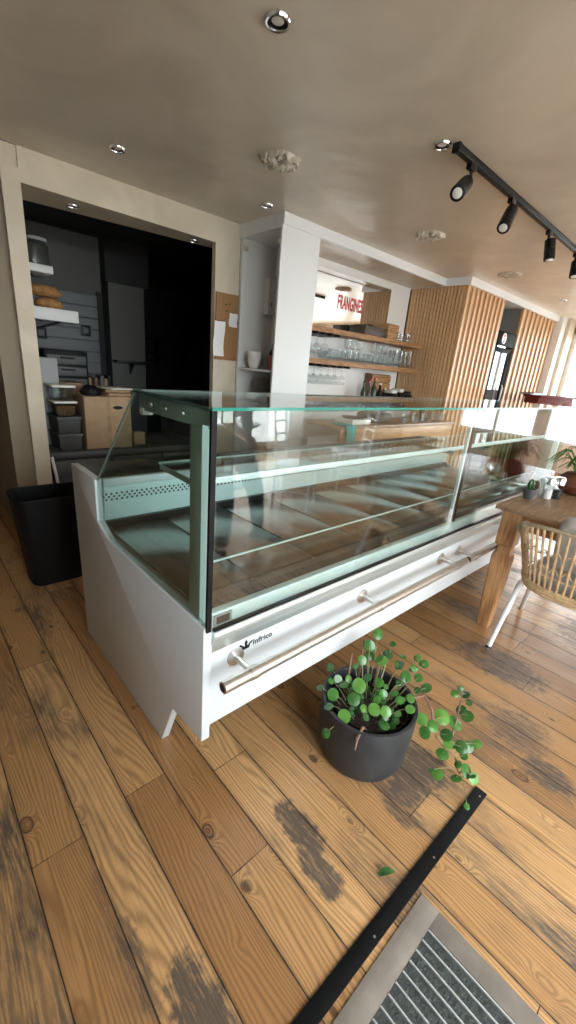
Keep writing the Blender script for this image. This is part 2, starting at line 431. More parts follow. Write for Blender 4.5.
        t.faces.new(rows[0][::-1]); t.faces.new(rows[-1])
        bmesh.ops.recalc_face_normals(t, faces=t.faces[:])
        return s._merge(t)
    def build(s, name, m, parent=None, origin=None, smooth=True, ang=38):
        me = bpy.data.meshes.new(name); s.b.to_mesh(me); s.b.free()
        ms = m if isinstance(m, (list, tuple)) else [m]
        for q in ms: me.materials.append(q)
        if smooth:
            for p in me.polygons: p.use_smooth = True
            me.set_sharp_from_angle(angle=math.radians(ang))
        o = bpy.data.objects.new(name, me); COL.objects.link(o)
        if parent is not None:
            base = Vector((0, 0, 0)); q = parent
            while q is not None: base += q.location; q = q.parent
            me.transform(Matrix.Translation(-base)); o.parent = parent
        else:
            if origin is None:
                xs = [v.co.x for v in me.vertices]; ys = [v.co.y for v in me.vertices]; zs = [v.co.z for v in me.vertices]
                origin = ((min(xs)+max(xs))/2, (min(ys)+max(ys))/2, min(zs))
            me.transform(Matrix.Translation(-Vector(origin))); o.location = origin
        return o

def tag(o, label, cat, group=None, kind=None):
    o['label'] = label; o['category'] = cat
    if group: o['group'] = group
    if kind: o['kind'] = kind
    return o
def thing(name, loc, label, cat, group=None):
    o = bpy.data.objects.new(name, None); COL.objects.link(o); o.location = loc; o.empty_display_size = .1
    return tag(o, label, cat, group)
def struct(mb, name, m, parent=None, smooth=False):
    o = mb.build(name, m, parent, origin=None, smooth=smooth); 
    if parent is None: o['kind'] = 'structure'
    return o
def sempty(name, loc=(0, 0, 0)):
    o = bpy.data.objects.new(name, None); COL.objects.link(o); o.location = loc; o['kind'] = 'structure'
    return o
def dup(o, loc, label=None, group=None, rz=None):
    kids = {}
    for q in bpy.data.objects:
        if q.parent: kids.setdefault(q.parent.name, []).append(q)
    def rec(a, par):
        c = a.copy(); COL.objects.link(c)
        if par is not None: c.parent = par
        for ch in kids.get(a.name, []): rec(ch, c)
        return c
    r = rec(o, None); r.location = loc
    if rz is not None: r.rotation_euler.z = rz
    if label: r['label'] = label
    if group: r['group'] = group
    return r
def text_mesh(body, size, extrude=.0008, offset=0., sx=1.):
    cu = bpy.data.curves.new('t', 'FONT'); cu.body = body; cu.size = size; cu.extrude = extrude; cu.offset = offset
    cu.align_x = 'LEFT'; cu.space_character = 1.08
    ob = bpy.data.objects.new('t', cu); COL.objects.link(ob)
    dg = bpy.context.evaluated_depsgraph_get(); dg.update()
    me = bpy.data.meshes.new_from_object(ob.evaluated_get(dg))
    bpy.data.objects.remove(ob); bpy.data.curves.remove(cu)
    for v in me.vertices: v.co.x *= sx
    return me

ZC = 2.5
# ------------------------------------------------------------------ the room shell
XE, YE = 1.25, -1.05      # the entrance corner stands nearer than the rest of the glazed front
XL, XR, YF, YK = -2.6, 8.56, -3.6, 7.6
L_ = lambda y1: [(XL, -1.17), (1.13, -1.17), (1.13, YF-.12), (XR, YF-.12), (XR, y1), (XL, y1)]
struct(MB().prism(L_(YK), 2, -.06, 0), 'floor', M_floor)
struct(MB().prism(L_(3.42), 2, ZC, ZC+.1), 'ceiling', M_ceil)
struct(MB().box(XL, XR, 3.42, YK, ZC, ZC+.1), 'trim_10', M_kdark)        # kitchen ceiling
# back wall with the kitchen opening
struct(MB().prism([(.775, 3.42), (2.18, 3.42), (2.43, 3.475), (2.43, 3.60), (.775, 3.80)], 2, 2.315, ZC), 'trim_1', M_wall)    # beam over the opening
struct(MB().box(2.18, 2.43, 3.42, 3.475, 0, ZC), 'wall_back', M_wall)
struct(MB().box(.675, .775, 3.40, 3.78, 0, 2.385).box(.40, .775, 3.43, 3.78, 2.385, ZC), 'trim_2', M_wall)   # pilaster left of the opening
struct(MB().box(.555, .675, 3.44, 5.2, 0, 2.385), 'wall_kitchen', mat('dark_brown_wall', (.26, .20, .135), .6))  # darker brown than the pilaster beside it
struct(MB().box(XL, .40, 3.43, 3.78, 2.385, ZC), 'trim_3', M_wall)
# left side, behind camera side and right side
struct(MB().box(XL-.1, XL, YE-.12, YK, 0, ZC), 'wall_left', M_paint)
struct(MB().box(XL, XR, YK, YK+.1, 0, ZC), 'wall_rear', M_kdark)
w = MB(); w.box(XE, XR, YF-.12, YF, 2.38, ZC); w.box(XE, XR, YF-.12, YF, 0, .12); w.box(5.17, XR, YF-.12, YF, .12, 2.38)
WX = [XE, 3.2, 5.1]
for i, x in enumerate(WX): w.box(max(XE, x-.07), min(XR, x+.07), YF-.12, YF, .12, 2.38)
struct(w, 'wall_front', M_wall)
w = MB(); w.box(XL, XE, YE-.12, YE, 2.38, ZC); w.box(XL, XE, YE-.12, YE, 0, .06)
for a, b_ in ((XL, -.05), (XE-.06, XE)): w.box(a, b_, YE-.12, YE, .06, 2.38)
struct(w, 'wall_entrance', M_paint)
w = MB(); w.box(XE-.12, XE, YF-.12, YE-.12, 2.38, ZC); w.box(XE-.12, XE, YF-.12, YE-.12, 0, .12)
for a, b_ in ((YF-.12, YF), (-2.4, -2.26), (YE-.19, YE-.12)): w.box(XE-.12, XE, a, b_, .12, 2.38)
struct(w, 'wall_porch', M_wall)
w = MB(); w.box(XR, XR+.12, YF, 3.4, 2.30, ZC); w.box(XR, XR+.12, YF, 3.4, 0, .5)
WY = [-2.4, -.8, .8, 2.40]
w.box(XR, XR+.12, YF, -2.33, .5, 2.30)
for y in WY[1:3]: w.box(XR, XR+.12, y-.07, y+.07, .5, 2.30)
w.box(XR, XR+.12, 2.40, YK, 0, ZC)
struct(w, 'wall_right', M_wall)
wn = 0
def window(axis, a0, a1, p, z0, z1):
    global wn; wn += 1
    f = MB(); t = .05
    for (b0, b1, c0, c1) in ((a0, a0+t, z0, z1), (a1-t, a1, z0, z1), (a0+t, a1-t, z0, z0+t), (a0+t, a1-t, z1-t, z1), ((a0+a1)/2-.025, (a0+a1)/2+.025, z0+t, z1-t)):
        if axis == 1: f.box(b0, b1, p-.07, p-.02, c0, c1)
        else: f.box(p+.02, p+.07, b0, b1, c0, c1)
    o = struct(f, 'window_%d' % wn, M_white)
    g = MB()
    if axis == 1: g.box(a0+t, a1-t, p-.05, p-.044, z0+t, z1-t)
    else: g.box(p+.044, p+.05, a0+t, a1-t, z0+t, z1-t)
    g.build('pane', M_win, o)
for a, b in zip(WX, WX[1:]): window(1, a+.07, b-.07, YF, .12, 2.38)
window(1, -.05, XE-.06, YE, .06, 2.38)
window(0, YF, -2.4, XE-.11, .12, 2.38); window(0, -2.26, YE-.19, XE-.11, .12, 2.38)
for a, b in zip(WY, WY[1:]): window(0, a+.07, b-(.07 if b < 2 else 0), XR, .5, 2.30)
struct(MB().box(XL-14, XR+25, YF-30, YF-.12, -.12, -.06).box(XL-14, 1.13, YF-.12, YE-.12, -.12, -.06).box(XR+.12, XR+25, YF-.12, YK, -.12, -.05), 'trim_11', M_pave)

# ------------------------------------------------------------------ kitchen behind the opening
struct(MB().box(.675, 1.86, 5.2, 5.3, 0, ZC), 'wall_kitchen_back', M_kwall)
struct(MB().box(1.90, 2.30, 5.1, 5.45, 0, 2.09), 'trim_12', M_kpil)
struct(MB().box(1.86, 2.34, 5.05, 5.5, 2.09, ZC), 'trim_13', M_kdark)
struct(MB().box(4.6, 4.7, 3.78, YK, 0, ZC), 'wall_kitchen_right', M_kdark)
t = MB()
for k in range(12): t.box(.68, 1.80, 5.175, 5.2, .55+k*.116, .55+k*.116+.110, .003)
struct(t, 'trim_14', M_ktile)
struct(MB().box(1.80, 1.86, 5.18, 5.2, .5, 1.98), 'trim_15', M_kdark)
# wall switches on the boards
for i, (x, z) in enumerate(((1.66, 1.52), (1.22, 1.45))):
    r = thing('wall_socket', (x, 5.17, z), ['square dark socket plate at the right of the grey kitchen wall boards', 'square dark socket plate above the black drawer tower'][i], 'socket')
    MB().box(x-.05, x+.05, 5.160, 5.174, z, z+.11, .004).build('plate', M_blackm, r)
    MB().box(x-.028, x+.028, 5.152, 5.162, z+.025, z+.085, .004).build('rocker', M_greycrate, r)
# thick white shelves on the left kitchen wall
for (x1, z0, z1, lab) in ((1.09, 1.925, 1.98, 'upper thick white shelf on the left kitchen wall holding glass jars'),
                          (1.255, 1.585, 1.677, 'lower and longer thick white shelf on the left kitchen wall holding bread')):
    r = thing('wall_shelf', (.9, 4.1, z0), lab, 'shelf')
    MB().box(.675, x1, 4.06, 4.40, z0, z1, .004).build('board', M_white, r)
    MB().tube([(.68, 4.2, z0-.16), (x1-.12, 4.2, z0-.005)], .010, 8).build('bracket', M_blackm, r)
def jar(x, y, z, r, h, lab):
    q = thing('glass_jar', (x, y, z), lab, 'jar')
    MB().lathe([(0, .004), (r*.9, 0), (r, .01), (r, h*.72), (r*.82, h*.86), (r*.82, h*.9)], (x, y, z), 24).build('body', M_plastic_clear, q)
    MB().lathe([(0, h*.88), (r*.9, h*.88), (r*.9, h), (r*.4, h*1.04), (0, h*1.04)], (x, y, z), 24).build('lid', M_greybox, q)
jar(1.005, 4.15, 1.98, .085, .19, 'round glass jar at the end of the upper white kitchen shelf')
jar(.86, 4.24, 1.98, .07, .24, 'taller glass jar with white lid on the upper kitchen shelf beside the opening')
def loaf(x, y, z, rx, ry, h, lab):
    m = MB(); m.lathe([(0, 0), (.75, .02), (1., .28), (.92, .62), (.6, .92), (0, 1.)], (0, 0, 0), 20)
    rr = random.Random(lab)
    for v in m.b.verts:
        k = 1+rr.uniform(-.04, .04)
        v.co = Vector((x+v.co.x*rx*k, y+v.co.y*ry*k, z+v.co.z*h*k if v.co.z > .01 else z))
    tag(m.build('bread_loaf', M_bread), lab, 'bread')
loaf(1.065, 4.18, 1.677, .11, .09, .085, 'flat round bread loaf lowest on the white kitchen shelf')
loaf(1.03, 4.16, 1.764, .135, .09, .085, 'flat round bread loaf lying on top of another on the shelf')
loaf(.845, 4.26, 1.677, .055, .07, .14, 'small upright bread loaf against the opening edge on the shelf')
r = thing('black_canister', (.90, 4.095, 1.677), 'narrow black canister with a pale label beside the bread', 'canister')
MB().lathe([(0, 0), (.03, 0), (.03, .10), (.02, .12), (0, .12)], (.90, 4.095, 1.677), 18).build('body', M_black, r)
MB().lathe([(.0303, .025), (.0308, .025), (.0308, .07), (.0303, .07)], (.90, 4.095, 1.677), 18).build('label_band', M_paper, r)
# low dark bench in the opening with crates and boxes
r = thing('low_bench', (1.4, 3.8, 0), 'low dark grey worktop unit filling the foot of the kitchen opening', 'counter')
MB().box(.78, 2.17, 3.46, 4.1, .58, .625, .004).build('worktop', M_greycrate, r)
MB().box(.80, 2.15, 3.48, 4.08, 0, .58).build('body', M_kdark, r)
for k in range(3): MB().box(.81+k*.45, 1.24+k*.45, 3.466, 3.48, .06, .56, .003).build('drawer_front', M_greycrate, r)
tag(MB().tube([(.800, 3.452, .60), (.80, 3.440, .57), (.815, 3.440, .45), (.825, 3.45, .36)], .012, 8).build('hanging_cable', M_paper), 'white hanging cable at the left end of the low kitchen bench', 'cable')
for k in range(2):
    z = .625+k*.131
    r = thing('storage_crate', (.965, 3.66, z), ['lower grey plastic crate on the bench beside the pilaster', 'upper grey plastic crate carrying the granola tub'][k], 'crate')
    MB().rbox(.965, 3.66, z, z+.128, .078, .13, .084, .14, .012, wall=.004).build('body', M_greycrate, r)
    MB().box(.876, 1.054, 3.515, 3.805, z+.112, z+.130, .003).build('lid', M_greycrate, r)
def tub(x, y, z, fill, lab):
    q = thing('food_tub', (x, y, z), lab, 'container')
    MB().rbox(x, y, z, z+.10, .072, .10, .078, .105, .02, wall=.003).build('body', M_plastic_clear, q)
    MB().box(x-.082, x+.082, y-.11, y+.11, z+.098, z+.115, .006).build('lid', M_cup, q)
    if fill: tag2 = MB().rbox(x, y, z+.006, z+.08, .066, .094, .070, .098, .018).build('contents', M_nuts, q)
tub(.955, 3.64, .887, True, 'clear tub full of brown granola with a white lid')
tub(.950, 3.64, 1.004, False, 'clear empty tub with a white lid stacked on the granola tub')
tag(MB().box(.86, .99, 3.80, 3.98, .625, 1.30, .006).build('plastic_box', M_greybox), 'tall light grey plastic box behind the clear tubs', 'box')
r = thing('drawer_tower', (1.17, 4.45, .625), 'black desktop drawer tower with three stacked drawers', 'drawers')
MB().box(1.0, 1.40, 4.30, 4.60, .0, 1.02).build('stand', M_kdark, r)
MB().box(1.02, 1.38, 4.30, 4.60, 1.02, 1.36, .008).build('body', M_black, r)
for k in range(3): 
    q = MB().box(1.04, 1.36, 4.285, 4.305, 1.045+k*.10, 1.12+k*.10, .004).build('drawer', M_greycrate, r)
    MB().box(1.14, 1.26, 4.275, 4.288, 1.09+k*.10, 1.105+k*.10, .003).build('handle', M_black, q)
r = thing('kitchen_sideboard', (1.62, 4.9, 0), 'dark kitchen sideboard under the grey wall boards', 'sideboard')
MB().box(1.42, 1.84, 4.75, 5.17, 0, .86, .004).build('body', M_kdark, r)
MB().box(1.40, 1.86, 4.73, 5.17, .86, .89, .004).build('top', M_blackm, r)
x = 1.44
bc = [M_kdark, M_greycrate, M_kraft, M_black, M_stemd]
for k in range(9):
    wd = rng.uniform(.028, .045); h = rng.uniform(.20, .25)
    q = MB(); q.box(x, x+wd, 4.78, 4.94, .89, .89+h, .002)
    tag(q.build('recipe_book', bc[k % 5]), 'dark upright recipe book in the row on the kitchen sideboard', 'book', 'recipe books on the kitchen sideboard')
    x += wd+.003
    if x > 1.80: break
tag(MB().lathe([(0, 0), (.085, 0), (.09, .02), (.098, .115), (.102, .12), (.102, .13), (0, .13)], (1.11, 3.96, .985), 28).build('round_tub', M_card), 'round brown paper tub behind the cardboard box', 'tub')
tag(MB().box(.995, 1.26, 3.86, 4.06, .625, .985, .004).build('dark_carton', M_stemd), 'dark carton under the round brown tub', 'box')
# cardboard moving box with hand hole
r = thing('cardboard_box', (1.27, 3.66, .625), 'tall brown cardboard box with an oval hand hole', 'box')
MB().box(1.085, 1.455, 3.535, 3.785, .625, 1.04, .004).build('body', M_card, r)
h = MB().prism([(1.345+.040*math.cos(a)*(1 if abs(math.cos(a)) < .5 else 1), .955+.014*math.sin(a)) for a in [2*PI*k/20 for k in range(20)]], 1, 3.531, 3.5352)
h.build('hand_hole', M_black, r)
MB().box(1.255, 1.285, 3.5335, 3.5365, .64, 1.035).build('flap_seam', M_kraft, r)
for k, (a, b_, c, d, z, hh, rz) in enumerate(((1.27, 1.47, 3.56, 3.76, 1.04, .028, .1), (1.28, 1.48, 3.57, 3.75, 1.069, .026, -.12))):
    tag(MB().box(a, b_, c, d, z, z+hh, .010, rot=Matrix.Rotation(rz, 3, 'Z')).build('paper_bag', M_kraft), ['folded brown paper bag lying on the cardboard box', 'folded brown paper bag on top of another paper bag'][k], 'bag')
m = MB(); m.box(1.275, 1.48, 3.56, 3.77, 1.0955, 1.106, .004, rot=Matrix.Rotation(.25, 3, 'Z'))
tag(m.build('magazine', M_paper), 'white magazine lying across the paper bags', 'magazine')
m = MB(); m.lathe([(0, 0), (.065, 0), (.078, .03), (.06, .06), (.03, .08), (0, .08)], (1.172, 3.64, 1.04), 20, sy=.9)
for v in m.b.verts: v.co += Vector((rng.uniform(-.006, .006), rng.uniform(-.006, .006), 0))
tag(m.build('black_bag', M_black), 'shiny crumpled black plastic bag on the cardboard box', 'bag')
tag(MB().box(1.50, 1.60, 3.60, 3.70, .625, .735, .004).build('small_carton', M_card), 'small pale carton standing right of the tall cardboard box', 'box')
# dark far kitchen
for k, (z, x0, x1) in enumerate(((1.63, 3.45, 4.45), (1.40, 3.45, 4.35))):
    r = thing('dark_shelf', ((x0+x1)/2, 7.5, z), ['upper dark shelf on the unlit far kitchen wall', 'lower dark shelf on the unlit far kitchen wall'][k], 'shelf')
    MB().box(x0, x1, 7.32, 7.6, z, z+.03).build('board', M_blackm, r)
    for xx in (x0+.15, x1-.15): MB().prism([(7.34, z), (7.59, z), (7.59, z-.2)], 0, xx-.01, xx+.01).build('bracket', M_blackm, r)
r = thing('kitchen_counter', (4.0, 6.9, 0), 'dark grey kitchen counter in the unlit far corner', 'counter')
MB().box(3.75, 4.57, 6.6, 7.2, 0, .88, .004).build('body', M_kwall, r); MB().box(3.72, 4.58, 6.57, 7.2, .88, .92, .004).build('worktop', M_blackm, r)
r = thing('pillar_shelf', (2.1, 5.0, 1.27), 'narrow dark shelf on the pale kitchen pillar', 'shelf')
MB().box(1.91, 2.36, 4.96, 5.1, 1.27, 1.30, .003).build('board', M_blackm, r)
MB().prism([(4.98, 1.27), (5.1, 1.27), (5.1, 1.15)], 0, 2.1, 2.115).build('bracket', M_blackm, r)

# downlights
def downlight(x, y, z, label, gr, R=.047):
    q = thing('downlight', (x, y, z), label, 'light', gr)
    MB().lathe([(R*.72, -.002), (R*.76, -.010), (R*.9, -.011), (R, -.004), (R, 0), (R*.72, 0)], (x, y, z), 32).build('chrome_ring', M_chrome, q)
    MB().lathe([(R*.72, -.004), (R*.70, -.006), (R*.46, -.003), (R*.46, -.001), (R*.72, -.0005)], (x, y, z), 32).build('dark_bezel', M_blackm, q)
    MB().lathe([(0, -.006), (R*.3, -.0055), (R*.46, -.003), (R*.44, -.001), (0, -.001)], (x, y, z), 24).build('lens', M_lamp, q)
for (x, y, lab) in ((1.169, 1.482, 'chrome downlight nearest the camera at the top of the ceiling'),
                    (1.183, 2.925, 'chrome ceiling downlight in front of the kitchen opening beam'),
                    (2.254, 2.862, 'chrome ceiling downlight beside the white cabinet corner'),
                    (2.215, 1.440, 'chrome ceiling downlight touching the end of the black track'),
                    (6.6, 2.1, 'far ceiling downlight above the second slatted panel'),
                    (7.6, 1.98, 'farthest ceiling downlight near the white corner pillar')):
    downlight(x, y, ZC, lab, 'ceiling downlights')
downlight(1.122, 3.578, 2.315, 'left downlight under the beam of the kitchen opening', 'beam downlights', .04)
downlight(2.05, 3.56, 2.315, 'right downlight under the beam of the kitchen opening', 'beam downlights', .04)
# plaster rosettes (lumpy patches)
for (x, y, lab) in ((1.844, 2.245, 'largest rough plaster rosette on the ceiling near the white cabinet'),
                    (3.437, 2.205, 'rough plaster rosette on the ceiling beside the track spotlights'),
                    (4.967, 2.15, 'rough plaster rosette on the ceiling in front of the slatted wood')):
    m = MB(); rr = random.Random(lab); n = 40; K = 9; t = bmesh.new(); rows = []
    for i in range(K+1):
        q = i/K
        rows.append([t.verts.new((x+.122*q*math.cos(2*PI*j/n)*(1+.05*math.sin(5*2*PI*j/n)), y+.122*q*math.sin(2*PI*j/n)*(1+.05*math.sin(5*2*PI*j/n)),
                    ZC-(.0 if i == K else .004+rr.uniform(0, .024)))) for j in range(n)] if i else [t.verts.new((x, y, ZC-.02))])
    for j in range(n): t.faces.new((rows[0][0], rows[1][j], rows[1][(j+1) % n]))
    for A, B in zip(rows[1:], rows[2:]):
        for j in range(n): t.faces.new((A[j], B[j], B[(j+1) % n], A[(j+1) % n]))
    bmesh.ops.recalc_face_normals(t, faces=t.faces[:])
    m._merge(t); tag(m.build('ceiling_rosette', M_plaster, smooth=False), lab, 'rosette', 'plaster rosettes')
# track light
r = thing('track_light', (2.3, 1.36, 2.46), 'black ceiling track carrying swivelling black spotlights', 'track light')
MB().box(2.25, 5.4, 1.357, 1.389, 2.466, 2.499, .002).build('rail', M_blackm, r)
MB().box(2.235, 2.255, 1.353, 1.393, 2.460, 2.5, .002).build('end_cap', M_black, r)
for (bx, B, Lp) in ((2.42, (2.435, 1.395, 2.395), (2.262, 1.335, 2.290)), (2.965, (2.985, 1.37, 2.415), (2.855, 1.34, 2.285)),
                    (3.66, (3.675, 1.36, 2.415), (3.665, 1.33, 2.280)), (4.33, (4.34, 1.36, 2.41), (4.30, 1.335, 2.29)), (4.95, (4.96, 1.36, 2.41), (4.93, 1.33, 2.29))):
    B, Lp = Vector(B), Vector(Lp); d = (Lp-B).normalized()
    q = MB().tube([B, B+d*.004, B+d*.06, B+d*.061, B+d*.066, B+d*.067, Lp-d*.002, Lp], [.030, .036, .036, .032, .032, .037, .037, .034], 20).build('spotlight', M_blackm, r)
    MB().tube([Lp+d*.0005, Lp+d*.002], [.024, .022], 20).build('lens', M_lamp, q)
    MB().box(bx-.03, bx+.03, 1.358, 1.388, 2.440, 2.468, .003).tube([(bx, 1.372, 2.45), (bx+.01, 1.372, 2.41), B+d*.035], .008, 8).build('arm', M_blackm, q)

# ------------------------------------------------------------------ white tall cabinet + bar recess
r = thing('tall_cabinet', (2.62, 3.1, 0), 'white floor to ceiling cabinet with an open side niche', 'cabinet')
MB().box(2.41, 2.83, 2.85, 2.87, 0, 2.42).build('front_panel', M_white, r)
MB().box(2.81, 2.83, 2.87, 3.40, 0, 2.42).build('inner_side', M_white, r)
MB().box(2.43, 2.81, 3.385, 3.415, 0, 2.40).build('back_panel', M_paint, r)
MB().box(2.41, 2.83, 2.87, 3.415, 2.40, 2.42).build('top_panel', M_white, r)
MB().box(2.43, 2.81, 2.87, 3.385, 1.33, 1.35, .002).build('shelf', M_white, r)
MB().box(2.43, 2.81, 2.87, 3.385, 1.04, 1.06, .002).build('shelf', M_white, r)
for (y, z) in ((3.35, 2.30), (2.90, 2.30)): MB().box(2.425, 2.455, y-.018, y+.018, z, z+.035, .003).build('hinge', M_steel, r)
r = thing('electrical_panel', (2.77, 3.36, 1.84), 'white electrical box on the back of the cabinet niche', 'electrical box')
MB().box(2.69, 2.80, 3.31, 3.384, 1.835, 2.14, .008).build('casing', M_cup, r); MB().box(2.72, 2.735, 3.305, 3.312, 1.90, 1.94, .002).build('latch', M_greybox, r)
MB().lathe([(0, 0), (.006, 0), (.006, .004), (0, .004)], (2.75, 3.306, 2.03), 10, ax=Matrix.Rotation(PI/2, 3, 'X')).build('screw', M_greycrate, r)
def cup(x, y, z, R, h, m, lab, cat, gr=None, name='cup'):
    q = MB().lathe([(0, .0), (R*.55, 0), (R*.8, h*.25), (R, h*.7), (R, h), (R*.92, h), (R*.9, h*.7), (R*.7, h*.25), (0, h*.1)], (x, y, z), 24).build(name, m)
    return tag(q, lab, cat, gr)
cup(2.49, 3.22, 1.35, .062, .145, M_cup, 'white ceramic cup on the upper niche shelf', 'cup')
cup(2.60, 3.30, 1.35, .05, .09, M_plate, 'small dark bowl at the back of the upper niche shelf', 'bowl', name='bowl')
tag(MB().box(2.62, 2.73, 3.05, 3.18, 1.35, 1.475, .006).build('red_tin', M_redd), 'square red tin on the upper niche shelf', 'tin')
r = thing('black_bottle', (2.72, 3.28, 1.35), 'black bottle standing behind the red tin', 'bottle')
MB().lathe([(0, 0), (.034, 0), (.036, .01), (.036, .15), (.015, .20)], (2.74, 3.25, 1.35), 20).build('body', M_black, r)
MB().lathe([(.015, .20), (.0155, .20), (.0155, .235), (0, .235)], (2.74, 3.25, 1.35), 14).build('cap', M_greycrate, r)
pp = MB().lathe([(0, 0), (.075, 0), (.085, .004), (.125, .016), (.126, .019), (.08, .009), (0, .007)], (2.58, 3.12, 1.06), 28).build('plate', M_plate)
tag(pp, 'grey stoneware plate in the stack on the lower niche shelf', 'plate', 'plates stacked in the niche')
for k in range(1, 11): dup(pp, (2.58, 3.12, 1.06+k*.0195))
bp = MB().lathe([(0, 0), (.04, 0), (.06, .02), (.075, .045), (.07, .045), (.05, .02), (0, .012)], (2.74, 3.30, 1.06), 24).build('bowl', M_terra)
tag(bp, 'reddish bowl in the stack beside the plates', 'bowl', 'bowls stacked in the niche')
for k in range(1, 7): dup(bp, (2.74, 3.30, 1.06+k*.027))
# cork board with notes on the wall
r = thing('cork_board', (2.31, 3.41, 1.40), 'cork pin board on the beige pier beside the opening', 'notice board')
MB().box(2.188, 2.425, 3.402, 3.418, 1.40, 1.95, .002).build('cork', M_cork, r)
for (x, z) in ((2.28, 1.86), (2.32, 1.87), (2.29, 1.81), (2.36, 1.80), (2.21, 1.72), (2.24, 1.725)): MB().lathe([(0, 0), (.005, 0), (.005, .008), (0, .008)], (x, 3.394, z), 10, ax=Matrix.Rotation(PI/2, 3, 'X')).build('pin', M_blackm, r)
def sheet(x0, x1, z0, z1, lean, lab):
    m = MB(); t = bmesh.new(); A = []; n = 8
    for i in range(n+1):
        f = i/n; z = z1+(z0-z1)*f; y = 3.398-.03*f*f*lean-.006*math.sin(f*7); sx = -.03*f*lean
        A.append([t.verts.new((x0+sx, y, z)), t.verts.new((x1+sx, y, z)), t.verts.new((x1+sx, y+.0012, z)), t.verts.new((x0+sx, y+.0012, z))])
    for P, Q in zip(A, A[1:]):
        for j in range(4): t.faces.new((P[j], P[(j+1) % 4], Q[(j+1) % 4], Q[j]))
    t.faces.new(A[0]); t.faces.new(A[-1][::-1]); bmesh.ops.recalc_face_normals(t, faces=t.faces[:]); m._merge(t)
    tag(m.build('paper_note', M_paper), lab, 'paper')
sheet(2.175, 2.285, 1.43, 1.72, 1., 'long curling sheet of paper pinned at the left of the cork board')
sheet(2.325, 2.415, 1.685, 1.80, .3, 'small white note pinned at the right of the cork board')
# fascia, soffit, back wall of the bar
struct(MB().box(2.41, 4.95, 2.835, 2.868, 2.42, ZC), 'trim_4', M_white)
struct(MB().box(2.41, 2.44, 2.868, 3.42, 2.42, ZC), 'trim_16', M_white)
struct(MB().box(2.44, 4.93, 2.868, 3.42, 2.425, ZC), 'trim_5', M_ceil)
struct(MB().box(2.83, 4.93, 3.305, 3.42, 0, 2.425), 'wall_bar', M_paint)
MX0, MX1 = 3.20, 4.53
r = thing('mirror', (3.9, 3.3, 1.79), 'wide frameless bar mirror with a painted reflection of red lettering', 'mirror')
MB().box(MX0, MX1, 3.296, 3.305, 1.795, 2.345).build('mirror_glass', M_mirror, r)
me = text_mesh('FRANGINES', .165, .0006, .005, .62)  # a sign's reflection, put on the mirror as solid letters
xs = [v.co.x for v in me.vertices]; sc = .415/(max(xs)-min(xs))
me.transform(Matrix.Translation((3.615, 3.2945, 2.025)) @ Matrix.Rotation(PI/2, 4, 'X') @ Matrix.Diagonal((sc, 1.08, 1, 1)))
m = MB(); m.b.from_mesh(me); m.build('reflected_lettering', M_letters, r, smooth=False)
# slatted oak cladding
def slats(name, axis, a0, a1, p, z0, z1, pitch, wd, lab, bm=None):
    q = thing(name, ((a0+a1)/2 if axis == 0 else p, p if axis == 0 else (a0+a1)/2, z0), lab, 'wall panel')
    m = MB(); a = a0
    while a+wd <= a1+.001:
        if axis == 0: m.box(a, a+wd, p-.022, p, z0, z1, .002, 1)
        else: m.box(p-.022, p, a, a+wd, z0, z1, .002, 1)
        a += pitch
    m.build('slats', M_oak, q)
    b = MB()
    if axis == 0: b.box(a0, a1, p, p+.02, z0, z1)
    else: b.box(p, p+.02, a0, a1, z0, z1)
    b.build('backing', bm or M_oakd, q)
slats('slatted_panel', 1, 2.60, 3.30, 4.948, 0, 2.42, .043, .034, 'oak slat panel facing left at the end of the bar shelves')
slats('slatted_panel', 0, 4.93, 6.01, 2.575, 0, 2.42, .1185, .044, 'oak slat panel facing the room left of the black fridge', M_oakm)
slats('slatted_panel', 0, 6.62, 8.04, 2.575, 0, 2.42, .172, .060, 'oak slat panel facing the room right of the black fridge', M_oakm)
struct(MB().box(4.97, 6.0, 2.595, 3.40, 0, 2.42), 'wall_end', M_oakd)
struct(MB().box(6.64, 8.04, 2.595, 3.40, 0, 2.42), 'wall_niche', M_fgrey)
struct(MB().box(4.935, 8.25, 2.53, 3.42, 2.42, ZC).box(4.915, 4.935, 2.53, 2.84, 2.42, ZC), 'trim_6', M_white)
struct(MB().box(8.04, 8.25, 2.47, 3.4, 0, ZC), 'trim_7', M_white)
struct(MB().box(8.25, 8.56, 2.42, 3.4, 0, ZC), 'trim_8', M_wall)
struct(MB().box(6.0, 6.64, 3.2, 3.4, 0, 2.42), 'wall_recess', M_fgrey)
r = thing('wall_switch', (8.41, 2.41, 1.9), 'white switch plate on the beige pier beside the window', 'switch')
MB().box(8.34, 8.48, 2.408, 2.419, 1.66, 1.76, .003).build('plate', M_cup, r)
for x in (8.38, 8.44): MB().box(x-.022, x+.022, 2.400, 2.410, 1.68, 1.74, .003).build('rocker', M_cup, r)
# fridge in the recess
r = thing('drinks_fridge', (6.3, 2.95, 0), 'tall black glass-door drinks fridge between the slatted panels', 'fridge')
MB().box(6.03, 6.612, 2.625, 3.19, .06, 2.08, .01).build('cabinet', M_black, r)
MB().box(6.03, 6.612, 2.565, 2.625, 1.90, 2.08, .012).build('header', M_matte, r)
d = MB()
for (a, b_, c, e) in ((6.035, 6.075, .1, 1.87), (6.50, 6.62, .1, 1.87), (6.075, 6.50, .1, .16), (6.075, 6.50, 1.82, 1.87)): d.box(a, b_, 2.575, 2.62, c, e, .003)
d = d.build('door', M_matte, r)
MB().box(6.075, 6.50, 2.59, 2.605, .16, 1.82).build('door_glass', mat('fridge_glass', (.10, .11, .11), .03, spec=.9, coat=1.), d)
MB().tube([(6.485, 2.56, .8), (6.485, 2.545, .83), (6.485, 2.545, 1.37), (6.485, 2.56, 1.40)], .010, 8).build('handle', M_steel, d)
